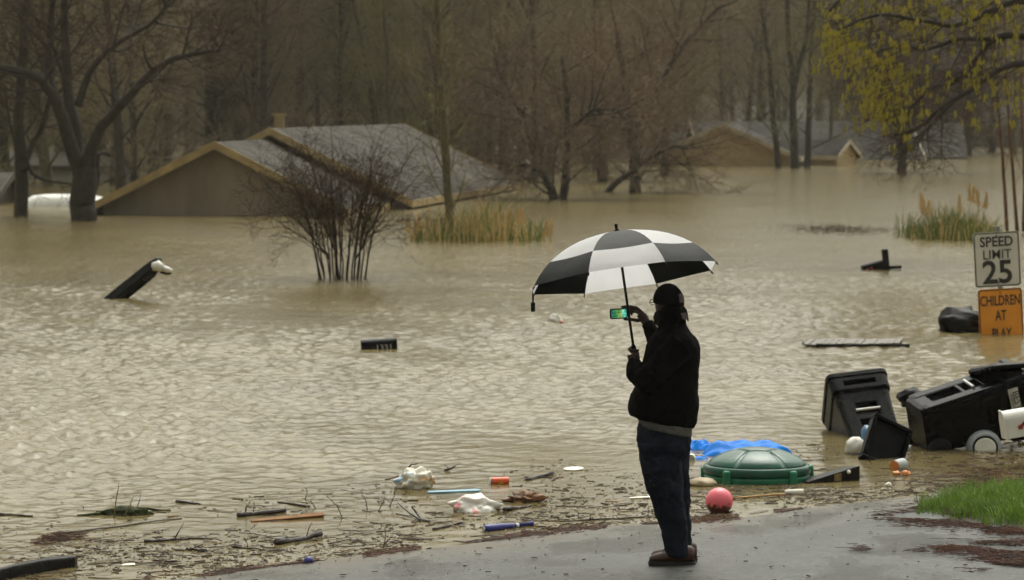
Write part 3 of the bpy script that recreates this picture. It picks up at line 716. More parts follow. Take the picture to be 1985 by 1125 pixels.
finish_tree(T, C, 'redbud_tree', W(1085, 386), 'spreading reddish bare tree with two low stems forming a V', 'tree', None, 'bark', 'twig_red')
rg = random.Random(8); T, C = MB(), MB(); Y = W(1232, 373).y
limb(T, C, [(1233, 390), (1232, 370), (1230, 325), (1222, 250), (1210, 160), (1195, 60)], Y, 0.3, 0.26, 0.08, pr, 0, rg, 9)
limb(T, C, [(1170, 386), (1190, 358), (1226, 333), (1250, 312), (1280, 296), (1310, 284), (1335, 290)], Y, -0.5, 0.14, 0.05, pr, 0, rg)
limb(T, C, [(1228, 265), (1262, 205), (1300, 125), (1350, 60), (1400, 10)], Y, 0.5, 0.16, 0.05, pr, 0, rg)
finish_tree(T, C, 'redbud_tree', W(1232, 373), 'spreading reddish bare tree with a stout straight trunk and a leaning stem', 'tree', None, 'bark', 'twig_red')
rg = random.Random(9); T, C = MB(), MB(); Y = W(1168, 352).y
limb(T, C, [(1168, 365), (1168, 350), (1168, 260), (1150, 180), (1130, 90)], Y, 0.3, 0.3, 0.1, pr, 0, rg, 9)
limb(T, C, [(1168, 270), (1200, 190), (1240, 120), (1260, 40)], Y, 0.5, 0.18, 0.06, pr, 0, rg)
finish_tree(T, C, 'redbud_tree', W(1168, 352), 'thick grey bare trunk between and behind the two reddish trees', 'tree', None, 'bark', 'twig_red')

# three tall trunks and the lone dark one at right
pt = PP(kids=(12, 6, 6, 0), start=(0.25, 0.2, 0.15), len=(9, 2.8, 1.5, 0.9), r=(0.2, 0.05, 0.02, 0.011))
for j, (base, parts, lab) in enumerate((
        ((1510, 326), [([(1512, 340), (1509, 322), (1500, 235), (1492, 120), (1476, 10), (1465, -100)], 0.2)], 'leftmost of the three tall trunks in front of brick house'),
        ((1541, 327), [([(1541, 340), (1541, 320), (1537, 230), (1538, 160), (1530, 90), (1524, -60)], 0.27), ([(1538, 175), (1550, 120), (1565, 60), (1570, -60)], 0.17)], 'middle forked trunk of the three in front of brick house'),
        ((1565, 326), [([(1564, 340), (1565, 320), (1568, 230), (1572, 130), (1578, 20), (1582, -90)], 0.2)], 'rightmost of the three tall trunks beside the porch gable'))):
    rg = random.Random(20 + j); T, C = MB(), MB(); p = W(*base)
    for pts, r in parts: limb(T, C, pts, p.y, 0.6, r, r * 0.4, pt, 0, rg, 8)
    finish_tree(T, C, 'tall_tree', p, lab, 'tree', 'three tall trunks by the brick house', 'bark', 'twig_olive')
rg = random.Random(30); T, C = MB(), MB(); p = W(1748, 336); Y = p.y
limb(T, C, [(1748, 350), (1748, 330), (1746, 275), (1735, 225), (1712, 180), (1690, 110)], Y, 0.4, 0.27, 0.07, pr, 0, rg, 9)
limb(T, C, [(1748, 290), (1768, 225), (1800, 160), (1830, 80)], Y, -0.6, 0.2, 0.06, pr, 0, rg)
limb(T, C, [(1750, 300), (1790, 255), (1840, 215), (1880, 200)], Y, 0.6, 0.1, 0.04, pr, 0, rg)
finish_tree(T, C, 'lone_tree', p, 'lone dark trunked tree standing in water beneath the yellow catkins', 'tree', None, 'bark', 'twig_dark')

# olive sapling behind the tan reeds
rg = random.Random(31); T, C = MB(), MB(); p = W(873, 462); Y = p.y
ps = PP(kids=(22, 6, 5, 0), start=(0.2, 0.25, 0.2), len=(6, 1.7, 0.8, 0.5), r=(0.1, 0.026, 0.012, 0.007), ang=(42, 40, 40), trop=(0, 0.09, 0.06, 0), rmin=0.005)
limb(T, C, [(873, 475), (872, 440), (867, 350), (857, 210), (850, 80), (846, -60), (842, -200)], Y, 0.4, 0.13, 0.05, ps, 0, rg, 8)
finish_tree(T, C, 'olive_sapling', p, 'slender olive barked young tree rising out of the tan reeds', 'tree', None, 'bark_olive', 'twig_olive')
# leaning trunk above the second gable
rg = random.Random(32); T, C = MB(), MB(); p = W(512, 335); Y = p.y
limb(T, C, [(508, 350), (514, 300), (530, 220), (552, 120), (578, 20), (600, -80)], Y, 1.0, 0.26, 0.12, pt, 0, rg, 8)
finish_tree(T, C, 'leaning_tree', p, 'dark trunk leaning right behind the roof vent', 'tree', None, 'bark', 'twig')

# tree with yellow catkins reaching in from the right
rg = random.Random(33); T, C, K = MB(), MB(), MB(); Y0c = 60.0
pc = PP(kids=(9, 6, 5, 0), start=(0.15, 0.2, 0.15), len=(4, 1.3, 0.7, 0.4), r=(0.08, 0.022, 0.01, 0.006), ang=(45, 42, 45), trop=(0, -0.02, -0.04, -0.05), rmin=0.004)
limbs_c = [([(2080, 40), (1985, 2), (1910, 25), (1850, 50), (1790, 40), (1700, 30), (1620, 60)], 0.09, -2),
           ([(2090, 110), (1985, 70), (1925, 78), (1892, 118), (1850, 160), (1800, 175), (1742, 240)], 0.1, 1.5),
           ([(2090, 150), (1985, 122), (1930, 140), (1880, 175), (1830, 205), (1775, 250), (1735, 262)], 0.09, -1),
           ([(1925, 78), (1860, 75), (1800, 95), (1740, 90), (1680, 110), (1640, 130)], 0.06, 2),
           ([(2085, 30), (1990, -40), (1880, -60), (1760, -40), (1660, -20), (1600, 30)], 0.1, 2),
           ([(1870, 180), (1820, 225), (1790, 260), (1768, 290)], 0.04, 0),
           ([(2090, -20), (1980, -90), (1860, -120), (1740, -100)], 0.1, 0)]
limb(T, C, [(2100, 520), (2095, 400), (2090, 250), (2088, 120), (2080, 20), (2060, -120)], Y0c, 0, 0.24, 0.14, none, 0, rg, 9)
for pts, r, dy in limbs_c: limb(T, C, pts, Y0c, dy, r, r * 0.3, pc, 0, rg, 7)
tips = []
regs = [(1585, 1700, 10, 120, 150), (1600, 1640, 60, 140, 30), (1640, 1790, 60, 200, 230), (1650, 1760, 150, 250, 120), (1690, 1770, 190, 270, 60), (1700, 1830, -10, 60, 90), (1800, 1985, -10, 80, 120), (1780, 1985, 80, 210, 90), (1600, 1980, -60, 0, 120), (1840, 1990, 60, 260, 70)]
for x0, x1, y0, y1, n in regs:
    for i in range(int(n * 0.62)):
        a = D(*((rg.triangular(x0, x1), rg.triangular(y0, y1)) if rg.random() < .5 else (rg.uniform(x0 - 15, x1 + 15), rg.uniform(y0 - 15, y1 + 15))), Y0c + rg.uniform(-2.2, 2.2)); tips.append(a)
for a in tips:
    for j in range(rg.randint(2, 5)):
        q = a + Vector((rg.uniform(-0.06, 0.06), rg.uniform(-0.06, 0.06), rg.uniform(-0.03, 0.03))); L = rg.uniform(0.06, 0.19); r = rg.uniform(0.011, 0.022)
        K.tube([q, q + Vector((rg.uniform(-.02, .02), 0, -L * 0.5)), q + Vector((rg.uniform(-.04, .04), 0, -L))], [r * 0.6, r, r * 0.4], 4)
    q = a + Vector((rg.uniform(0.2, 0.5), rg.uniform(-0.1, 0.1), rg.uniform(0.1, 0.3)))
    C.tube([a, a.lerp(q, 0.5) + UP * 0.03, q], [0.004, 0.006, 0.008], 3, caps=False)
t = finish_tree(T, C, 'catkin_tree', W(2098, 500), 'tree hung with yellow green catkins reaching in at upper right', 'tree', None, 'bark', 'twig_dark')
L = t.location; K.v = [(v[0] - L.x, v[1] - L.y, v[2] - L.z) for v in K.v]
ob = K.build('catkins', 'catkin', t); ob['kind'] = 'stuff'

# multi-stemmed bush in the water
rg = random.Random(34); p0 = W(664, 541)
bush = empty('bare_bush', p0, 'many stemmed leafless bush standing in the flood in front of the house', 'bush')
C = MB(); pb = PP(tl=-1, max=3, kids=(7, 4, 3, 0), start=(0.4, 0.25, 0.2), ang=(30, 36, 42), len=(2.0, 0.9, 0.5, 0.3), r=(0.016, 0.008, 0.0055, 0.0045), rmin=0.0035, trop=(0, 0.05, 0.05, 0.0), seg=(7, 4, 3, 2), wander=(0.05, 0.14, 0.2, 0.2), taper=(0.4, 0.5, 0.6, 0.7))
for k in range(24):
    u = -1 + 2 * (k + 0.5) / 24; base = Vector((u * 0.36, rg.uniform(-0.22, 0.22), -0.5))
    top = Vector((u * 0.95 + rg.uniform(-0.2, 0.2), rg.uniform(-0.7, 0.7), rg.uniform(1.4, 1.9))); S = MB(); pts = []
    mid = base.lerp(top, 0.5) + Vector((-u * 0.12, 0, 0.1)); n = 10
    for i in range(n + 1):
        a = i / n; q = base * (1 - a) ** 2 + mid * 2 * a * (1 - a) + top * a * a
        pts.append(q + Vector((rg.uniform(-.012, .012), rg.uniform(-.012, .012), 0)))
    rad = [0.02 - 0.012 * i / n for i in range(n + 1)]
    S.tube(pts, rad, 5); S.build('stem', 'bark', bush, smooth=True)
    kids(C, C, pts, rad, 2.2, 0, pb, rg)
pb2 = dict(pb); pb2['ang'] = (60, 45, 45); pb2['start'] = (0.3, 0.3, 0.2); pb2['trop'] = (0, 0.0, 0.02, 0)
for px, py, qx, qy in ((640, 500, 505, 360), (640, 500, 520, 420), (650, 490, 560, 300), (690, 500, 820, 330), (685, 480, 790, 420), (690, 500, 800, 290), (660, 480, 640, 250), (680, 480, 740, 255), (650, 480, 590, 270), (640, 505, 490, 330)):
    a = D(px, py, p0.y) - p0; e = D(qx, qy, p0.y + rg.uniform(-.6, .6)) - p0; mid = a.lerp(e, 0.5) + UP * 0.08; pts = []
    for i in range(8):
        s_ = i / 7; pts.append(a * (1 - s_) ** 2 + mid * 2 * s_ * (1 - s_) + e * s_ * s_ + Vector((rg.uniform(-.015, .015), 0, rg.uniform(-.015, .015))))
    rad = [0.013 - 0.008 * i / 7 for i in range(8)]
    C.tube(pts, rad, 4); kids(C, C, pts, rad, 1.6, 0, pb2, rg)
C.build('twigs', 'twig_dark', bush)['kind'] = 'stuff'

# reed / pampas clumps
def reeds(name, x0, x1, y_base, hpx, npl, label, plume_spots, seed, dark=False):
    rg = random.Random(seed); p = W((x0 + x1) / 2, y_base); s = F_PX / p.y
    root = empty(name, p, label, 'reeds')
    G, T2 = MB(), MB(); hw = (x1 - x0) / 2 / s
    for i in range(1100):
        x = rg.triangular(-hw, hw, hw * rg.uniform(-.5, .6)); y = rg.gauss(0.2, 0.9); edge = 1 - (abs(x) / hw) ** 2 * 0.6
        h = hpx / s * edge * (0.25 + 0.75 * rg.random() ** 1.6) * (0.75 + 0.5 * mnoise.noise(Vector((x * 2.5, seed, 0)))); lx = rg.gauss(0, 0.32) * h; w = rg.uniform(0.005, 0.011)
        a = Vector((x, y, -0.15)); m_ = a + Vector((lx * 0.35, rg.uniform(-.05, .05), h * 0.62 + 0.15)); e = a + Vector((lx, rg.uniform(-.1, .1), h + 0.15))
        tgt = T2 if rg.random() < (0.2 if dark else 0.36) else G
        tgt.add([a - Vector((w, 0, 0)), a + Vector((w, 0, 0)), m_ + Vector((w * .8, 0, 0)), m_ - Vector((w * .8, 0, 0)), e], [(0, 1, 2, 3), (3, 2, 4)])
    G.build('green_blades', 'reed_green', root)['kind'] = 'stuff'; T2.build('dry_blades', 'reed_tan', root)['kind'] = 'stuff'
    for (x, y) in plume_spots:
        q = D(x, y, p.y + rg.uniform(-.5, .5)) - p; base = Vector((q.x + rg.uniform(-.1, .1), q.y, -0.1)); S = MB()
        S.tube([base, base.lerp(q, 0.6), q], [0.007, 0.006, 0.005], 4); ax = (q - base).normalized()
        for i in range(120):
            t = rg.random(); c = q - ax * 0.36 * (1 - t) + Vector((rg.gauss(0, .045), rg.gauss(0, .045), 0)) * (1 - t * 0.8); e = c + ax * 0.1 + Vector((rg.uniform(-.03, .03), 0, 0))
            S.add([c - Vector((.006, 0, 0)), c + Vector((.006, 0, 0)), e], [(0, 1, 2)])
        S.build('plume', 'reed_tan', root)
    return root
reeds('reed_clump', 775, 1075, 466, 112, 10, 'tan plumed reed clump half drowned right of the bare bush',
      [(790, 425), (805, 432), (812, 420), (830, 420), (848, 432), (862, 418), (905, 425), (918, 420), (930, 428), (965, 420), (978, 418), (990, 412), (1006, 404), (1012, 408), (1060, 430), (1068, 428), (880, 440), (995, 430)], 50)
reeds('reed_clump', 1735, 1960, 463, 96, 8, 'green reed clump with a few pale plumes behind the speed limit sign',
      [(1785, 380), (1790, 388), (1800, 392), (1880, 362), (1888, 366), (1895, 372), (1912, 378), (1860, 384)], 51, dark=True)
# orange stemmed saplings right
for j, (pts, lab) in enumerate((([(1952, 450), (1945, 330), (1938, 230), (1930, 120), (1926, 40)], 'left orange stemmed sapling behind the signs at right edge'), ([(1972, 450), (1964, 340), (1955, 220), (1950, 100), (1946, 0)], 'middle orange stemmed sapling behind the signs at right edge'), ([(1984, 450), (1986, 330), (1980, 200), (1982, 60)], 'rightmost orange stemmed sapling behind the signs at right edge'))):
    rg = random.Random(60 + j); T, C = MB(), MB(); p = W(pts[0][0], 452)
    limb(T, C, pts, p.y, 0.3, 0.05, 0.02, PP(kids=(9, 4, 3, 0), start=(0.2, 0.2, 0.2), len=(3, 1.2, 0.6, 0.4), r=(0.04, 0.014, 0.008, 0.005), rmin=0.004), 0, rg, 6)
    finish_tree(T, C, 'sapling', p, lab, 'sapling', 'orange saplings by the right reeds', 'stem_orange', 'twig')

# drowned hedge: only its dark tips break the surface
rg = random.Random(80); p = W(1620, 446); hd = MB(); s_ = F_PX / p.y
for i in range(1500):
    a = Vector((rg.gauss(0, 0.45) * 115 / s_, rg.gauss(0, 0.5) * 3.2, -0.05)); h = rg.uniform(0.06, 0.11); e = a + Vector((rg.uniform(-.08, .08), rg.uniform(-.08, .08), h))
    hd.tube([a, a.lerp(e, .5), e], [.006, .005, .003], 3, caps=False)
hg = hd.build('drowned_hedge', 'twig_dark', None); hg.location = p; tag(hg, 'dark tips of a drowned hedge left of the green reeds', 'hedge')

# ================================================================== THINGS IN THE WATER AND ON THE SHORE
def rrect(w, h, r, n=5):
    out = []
    for cx_, cy_, a0 in ((w / 2 - r, h / 2 - r, 0), (-w / 2 + r, h / 2 - r, 90), (-w / 2 + r, -h / 2 + r, 180), (w / 2 - r, -h / 2 + r, 270)):
        for i in range(n): a = R_(a0 + 90 * i / (n - 1)); out.append((cx_ + r * math.cos(a), cy_ + r * math.sin(a)))
    return out
# ---- speed limit sign
Ys = W(1940, 648).y; base = W(1943, 648)
rl = R_(3.2); sx = Vector((math.cos(rl), 0.06, math.sin(rl))).normalized(); sz = Vector((-math.sin(rl), 0, math.cos(rl))); sy = sz.cross(sx).normalized()
sign = empty('speed_limit_sign', base, 'white speed limit 25 sign above an orange children at play plate, standing in water', 'sign', matrix=frame_matrix(sx, sy, sz, base))
SI = sign.matrix_world.inverted()
TXT = Matrix(((1, 0, 0, 0), (0, 0, -1, 0), (0, 1, 0, 0), (0, 0, 0, 1)))
def plate(cpx, cpy, w, h, m, name):
    c = SI @ D(cpx, cpy, Ys - 0.03); c.y = -0.04
    ring = rrect(w, h, 0.045)
    b = MB(); b.rings([[Vector((x, 0, z)) + c for x, z in ring], [Vector((x, 0.004, z)) + c for x, z in ring]]); pl = b.build(name, m, sign)
    bo, bi = rrect(w - 0.016, h - 0.016, 0.04), rrect(w - 0.046, h - 0.046, 0.03); b = MB(); n = len(bo)
    vs = [Vector((x, -0.003, z)) + c for x, z in bo] + [Vector((x, -0.003, z)) + c for x, z in bi]
    b.add(vs, [(i, i + n, (i + 1) % n + n, (i + 1) % n) for i in range(n)]); b.build('border', 'sign_black', pl)
    b = MB()
    for zz in (h * 0.43, -h * 0.43): b.ball(c + Vector((0.005, -0.004, zz)), (0.012, 0.006, 0.012), 8, 5)
    b.build('bolt', 'sign_black', pl)
    return pl, c
pl1, c1 = plate(1932.5, 503, 0.625, 0.735, 'sign_white', 'upper_plate')
pl2, c2 = plate(1940, 614.5, 0.60, 0.76, 'sign_orange', 'lower_plate')
def sign_text(s, c, dx, dz, size, scx, par, bold=0.004):
    text_obj(s, size, 'sign_black', par, Matrix.Translation(c + Vector((dx, -0.005, dz))) @ TXT @ Matrix.Diagonal((scx, 1, 1, 1)), bold=bold)
sign_text('SPEED', c1, 0, 0.232, 0.185, 0.9, pl1); sign_text('LIMIT', c1, 0, 0.06, 0.18, 0.92, pl1, 0.001); sign_text('25', c1, 0.0, -0.185, 0.43, 0.98, pl1, 0.009)
sign_text('CHILDREN', c2, 0.0, 0.215, 0.19, 0.60, pl2, 0.003); sign_text('AT', c2, 0, 0.015, 0.19, 0.62, pl2, 0.003); sign_text('PLAY', c2, 0, -0.225, 0.19, 0.62, pl2, 0.003)
b = MB(); b.box((0, 0.0, -0.2), (0.06, 0.045, 3.3)); b.build('post', 'galv', sign)

# ---- wheeled carts
def cart(name, label, group, mtx, lid=None, mirror=1):
    root = empty(name, (0, 0, 0), label, 'trash cart', group, matrix=mtx)
    b = MB(); lv = [(0.0, .42, .40), (0.05, .45, .43), (0.6, .505, .51), (0.78, .53, .545), (0.80, .56, .60), (1.0, .575, .62)]
    b.rings([[Vector((x, y, z)) for x, y in rrect(w, d_, 0.06)] for z, w, d_ in lv])
    body = b.build('body', 'black_plastic', root)
    cut = MB()
    cut.box((0, -0.30, 0.88), (0.30, 0.10, 0.05)); cut.box((0.0, -0.245, 0.56), (0.2, 0.12, 0.17)); cut.box((0.0, -0.225, 0.30), (0.2, 0.08, 0.28))
    co = cut.build('cutter', 'black_plastic', None); co.parent = root
    bm_ = body.modifiers.new('cut', 'BOOLEAN'); bm_.object = co; bm_.operation = 'DIFFERENCE'; bm_.solver = 'EXACT'
    bv = body.modifiers.new('bevel', 'BEVEL'); bv.width = 0.012; bv.segments = 2; bv.limit_method = 'ANGLE'
    bake(body); me = co.data; bpy.data.objects.remove(co); bpy.data.meshes.remove(me)
    for s_ in (-1, 1):
        b = MB(); b.rings([[Vector((s_ * 0.167 + x, -y0 + y, z)) for x, y in rrect(0.13, 0.05, 0.022, 4)] for z, y0 in ((0.04, .19), (0.08, .2), (0.68, .238), (0.78, .24))]); b.build('front_ridge', 'black_plastic', root, smooth=False, bevel=0.006)
    b = MB(); b.tube([(-0.115, -0.262, 0.55), (0.115, -0.262, 0.55)], 0.014, 8); b.build('lift_bar', 'steel', root)
    b = MB(); b.rings([[Vector((x, y, z)) for x, y in rrect(w, d_, 0.065)] for z, w, d_ in ((0.955, .575, .62), (0.96, .592, .637), (1.01, .595, .64), (1.02, .575, .62))]); b.build('rim', 'black_plastic', root, bevel=0.008)
    b = MB(); b.tube([(-0.22, 0.33, 0.95), (-0.22, 0.42, 0.97), (0.22, 0.42, 0.97), (0.22, 0.33, 0.95)], 0.016, 8); b.build('handle', 'black_plastic', root)
    for s_ in (-1, 1):
        w = MB(); w.tube([(s_ * 0.215, 0.19, 0.1), (s_ * 0.275, 0.19, 0.1)], 0.115, 20); wh = w.build('wheel', 'black_matte', root, bevel=0.015)
        w = MB(); w.tube([(s_ * 0.276, 0.19, 0.1), (s_ * 0.283, 0.19, 0.1)], 0.05, 14); w.build('hub', 'black_plastic', wh)
    if lid is not None:
        b = MB(); b.rings([[Vector((x, y, z)) for x, y in rrect(w, d_, 0.07)] for z, w, d_ in ((0, .6, .62), (0.035, .6, .62), (0.055, .55, .57), (0.062, .44, .46))])
        l_ = b.build('lid', 'black_plastic', root, bevel=0.01); ly_ = Vector((0.95, 0.25, 0.04)).normalized(); lz_ = Vector((-0.12, 0.12, 0.97)); lz_ = (lz_ - ly_ * lz_.dot(ly_)).normalized(); l_.matrix_local = mtx.inverted() @ frame_matrix(ly_.cross(lz_), ly_, lz_, D(1900, 722, 27.7) + ly_ * 0.3)
        b = MB(); b.box((0, -0.32, 0.005), (0.3, 0.06, 0.035)); b.build('lid_grip', 'black_plastic', l_, bevel=0.008)
    return root
fr = Vector((0.0, -0.62, 0.785)); ax = Vector((-0.17, 0.77, 0.61)).normalized(); ax = (ax - fr * ax.dot(fr)).normalized(); wd = (-fr).cross(ax).normalized()      # fr = outward normal of the front face
top = D(1660, 722, 28.9)
org = top - ax * 1.0 - fr * 0.31
cart('trash_cart', 'black wheeled cart leaning back in the shallows, its front and steel bar up', 'overturned black carts', frame_matrix(wd, -fr, ax, org))
ax = Vector((0.94, 0.2, 0.225)).normalized(); n0 = Vector((0.0, -0.17, 0.96)); fr = (n0 - ax * n0.dot(ax)).normalized(); wd = (-fr).cross(ax).normalized()
corner = D(1786, 797, 27.3)                     # near lower corner of the front face
sgn = 1 if wd.y < 0 else -1
org = corner - wd * sgn * 0.21 - fr * 0.205
c2t = cart('trash_cart', 'black wheeled cart lying on its side with a BEST sticker and loose lid', 'overturned black carts', frame_matrix(wd, -fr, ax, org), lid=True)
# sticker on the camera side of the second cart
inv = c2t.matrix_world.inverted(); lx = sgn
def on_side(px, py):                           # where a sight line meets that side wall (local plane x = const, slightly sloping)
    o_ = inv @ Vector((0, 0, CAM_H)); d_ = (inv.to_3x3() @ ray(px, py)); a = 0.0
    t_ = 27.0
    for _ in range(12):
        q = o_ + d_ * t_; zz = min(max(q.z, 0), 1); half = np.interp(zz, [0, .05, .6, .78, .8, 1.0], [.21, .225, .2525, .265, .28, .2875]) + 0.004
        t_ = (lx * half - o_.x) / d_.x
    return o_ + d_ * t_
cs = [on_side(*p) for p in ((1953, 756), (1972, 750), (1984, 806), (1966, 812))]
b = MB(); b.add([c_ + Vector((lx * 0.002, 0, 0)) for c_ in cs], [(0, 1, 2, 3), (3, 2, 1, 0)]); st = b.build('sticker', 'dull_white', c2t)
ex = (cs[3] - cs[0]).normalized(); ez = Vector((lx, 0, 0)); ez = (ez - ex * ez.dot(ex)).normalized(); ey = ez.cross(ex)
mid = (cs[0] + cs[1] + cs[2] + cs[3]) / 4
text_obj('BEST', 0.085, 'sign_black', st, frame_matrix(ex, ey, ez, mid + ey * 0.018 - ex * 0.02 + ez * 0.004))
b = MB()
for k in range(5): b.box(mid - ey * (0.012 + 0.007 * k) + ez * 0.004, (0.0, 0, 0))
b = MB()
for k in range(3):
    a_ = mid - ey * (0.014 + 0.009 * k) + ez * 0.004 - ex * 0.1; e_ = a_ + ex * 0.18; t_ = ey * 0.0015
    b.add([a_ - t_, e_ - t_, e_ + t_, a_ + t_], [(0, 1, 2, 3), (3, 2, 1, 0)])
b.build('fine_print', 'sign_black', st)

# black lid propped before the leaning cart
p00, p10, p01 = D(1694, 801, 26.85), D(1768, 838, 26.9), D(1660, 886, 26.6)
u, v = p10 - p00, p01 - p00; u.normalize(); v = (v - u * v.dot(u)).normalized(); nrm = u.cross(v)
if nrm.y > 0: nrm = -nrm
lw, lh = 0.385, 0.46
lid = empty('bin_lid', p00, 'black plastic bin lid propped upright in front of the leaning cart', 'lid', matrix=frame_matrix(u, v, u.cross(v), p00))
sg = 1 if u.cross(v).dot(nrm) > 0 else -1
b = MB(); b.box((lw / 2, lh / 2, -sg * 0.03), (lw - 0.02, lh - 0.02, 0.02)); b.build('panel', 'black_plastic', lid, bevel=0.008)
for cx_, cy_, sx_, sy_ in ((lw / 2, 0.02, lw, 0.04), (lw / 2, lh - 0.02, lw, 0.04), (0.02, lh / 2, 0.04, lh - 0.085), (lw - 0.02, lh / 2, 0.04, lh - 0.085)):
    b = MB(); b.box((cx_, cy_, -sg * 0.005), (sx_, sy_, 0.09)); b.build('rim', 'black_plastic', lid, bevel=0.01)

# ---- generic soft lumps
def lump(name, pos, r, m, label, cat, seed=0, amp=0.25, fr=3.0, yaw=0.0, sub=3, flat=-0.35, group=None):
    bm = bmesh.new(); bmesh.ops.create_icosphere(bm, subdivisions=sub, radius=1.0); rg = random.Random(seed); off = Vector((rg.uniform(0, 50), rg.uniform(0, 50), rg.uniform(0, 50)))
    for v_ in bm.verts:
        c = v_.co.copy(); nn = mnoise.noise(c * fr * 0.5 + off) + 0.6 * mnoise.noise(c * fr * 1.3 + off) + 0.35 * (1 - 2 * abs(mnoise.noise(c * fr * 2.2 + off)))
        c *= 1 + amp * nn; c.z = max(c.z, flat); v_.co = Vector((c.x * r[0], c.y * r[1], c.z * r[2]))
    me = bpy.data.meshes.new(name); bm.to_mesh(me); bm.free(); me.materials.append(M[m])
    me.polygons.foreach_set('use_smooth', [True] * len(me.polygons))
    o = bpy.data.objects.new(name, me); COL.objects.link(o); o.location = pos; o.rotation_euler = (0, 0, R_(yaw)); return tag(o, label, cat, group)
lump('garbage_bag', W(1862, 643) + UP * 0.06, (0.3, 0.25, 0.22), 'black_plastic', 'black garbage bag floating just left of the signs', 'bag', 3, 0.5, 2.6)
lump('tied_bag', D(1768, 772, 29.6), (0.13, 0.12, 0.09), 'black_plastic', 'black knotted bag showing between the two carts', 'bag', 8, 0.4, 3.5, flat=-1)
lump('plastic_bag', W(804, 946) + UP * 0.035, (0.135, 0.1, 0.105), 'bag_print', 'cloudy white bag with orange and blue print by a crooked stick', 'bag', 12, 0.42, 4.2, sub=4)
lump('plastic_bag', W(921, 990) + UP * 0.02, (0.175, 0.11, 0.085), 'bag_clean', 'white plastic bag with pink corner floating above the blue bat', 'bag', 21, 0.4, 3.2, 10, sub=4)
lump('plastic_bag', W(1659, 880) + UP * 0.05, (0.09, 0.1, 0.1), 'plastic_white', 'white bag wedged at left side of the black bin lid', 'bag', 23, 0.2, 3)
lump('foam_slab', W(1362, 941) + UP * 0.015, (0.11, 0.1, 0.045), 'tan_bag', 'tan soggy slab floating left of the pink ball under the green lid', 'debris', 25, 0.2, 4)
lump('plastic_scrap', W(1076, 624) + UP * 0.01, (0.09, 0.08, 0.085), 'plastic_white', 'small white plastic scrap with a red tip floating under the umbrella', 'scrap', 27, 0.5, 3)
o = lump('red_tip', W(1089, 626) + UP * 0.01, (0.028, 0.03, 0.02), 'orange_red', 'tiny red scrap beside the white plastic under the umbrella', 'scrap', 28, 0.2)
lump('leaf_clump', W(1020, 972) + UP * 0.012, (0.1, 0.07, 0.042), 'leaf_brown', 'crumpled brown leaf floating right of the white bag', 'leaf', 31, 0.9, 4.5, sub=4)
lump('blue_jug', D(1680, 842, 27.2), (0.05, 0.09, 0.085), 'blue_jug', 'blue plastic jug peeking out left of the black bin lid', 'jug', 33, 0.1, flat=-1)
lump('paper_scrap', W(1738, 921) + UP * 0.01, (0.03, 0.03, 0.02), 'orange', 'torn orange paper below the tipped orange cup', 'scrap', 35, 0.5)
lump('paper_scrap', W(1757, 922) + UP * 0.01, (0.035, 0.03, 0.025), 'orange', 'soggy orange paper at lower right of the tipped cup', 'scrap', 36, 0.5)
lump('pale_crumb', W(1722, 942) + UP * 0.008, (0.025, 0.02, 0.018), 'foam', 'small pale foam crumb left of the grass tip', 'scrap', 37, 0.3)
lump('pale_crumb', W(1712, 950) + UP * 0.004, (0.022, 0.02, 0.012), 'tan_bag', 'tan crumb below the small pale foam crumb', 'scrap', 38, 0.3)
lump('pine_cone', D(1820, 1064, 20.5), (0.035, 0.035, 0.032), 'wood_dark', 'dark pine cone on the wet street below the grass', 'cone', 39, 0.25, 6, flat=-1)
lump('mud_clod', D(1707, 1068, 20.5), (0.05, 0.04, 0.022), 'straw', 'small heap of wet brown needles on the street right of the man', 'clod', 40, 0.3, 5)
lump('yellow_fruit', W(1977, 863) + UP * 0.012, (0.02, 0.02, 0.018), 'yellow', 'small yellow fruit floating below the white mailbox', 'fruit', 41, 0.05)
lump('white_roof', W(130, 398) + UP * 0.1, (0.01, 0.01, 0.01), 'white_paint', 'x', 'x') if False else None

# ---- pink ball
pb_ = W(1395, 995); b = MB(); b.ball((0, 0, 0), 0.104, 40, 24); o = b.build('ball', 'ball_pink', None, smooth=True); o.location = pb_ + Vector((0, 0.05, 0.083)); tag(o, 'muddy pink ball floating right of the standing man', 'ball')

# ---- green turtle shell lid on its sandbox
p = W(1467, 929); TR = Vector((0.435, 0.40))
turtle = empty('sandbox', p, 'green sandbox with a domed shell patterned lid floating by the blue tarp', 'sandbox')
b = MB(); b.rings([ell(0, 0, z, TR.x * k, TR.y * k, 48) for z, k in ((-0.15, 0.9), (0.0, 0.99), (0.035, 1.0), (0.05, 0.97))]); bs = b.build('base', 'green_base', turtle, smooth=False, bevel=0.006)
for a, sz_ in ((8, 0.075), (172, 0.05), (232, 0.065), (308, 0.065)):
    q = Vector((TR.x * math.cos(R_(a)), TR.y * math.sin(R_(a)), 0)); b = MB(); b.rings([[Vector((x, y, z)) for x, y in rrect(sz_ * k, sz_ * 1.2 * k, sz_ * 0.3)] for z, k in ((-0.05, 1.1), (0.05 + sz_ * 0.6, 1.0), (0.06 + sz_ * 0.7, 0.8))])
    b.v = [(v_[0] + q.x, v_[1] + q.y, v_[2]) for v_ in b.v]; b.build('flipper', 'green_base', turtle, bevel=0.008)
b = MB(); b.rings([ell(0, 0, z, TR.x * k, TR.y * k, 64) for z, k in ((0.055, 0.985), (0.05, 0.995), (0.062, 1.015), (0.105, 1.01), (0.122, 0.985), (0.122, 0.93))]); b.build('lid_rim', 'green_lid', turtle, smooth=True)
seeds = [Vector((0, 0))] + [Vector((0.66 * math.cos(R_(a)), 0.66 * math.sin(R_(a)))) for a in range(30, 390, 60)]
b = MB(); rs = []
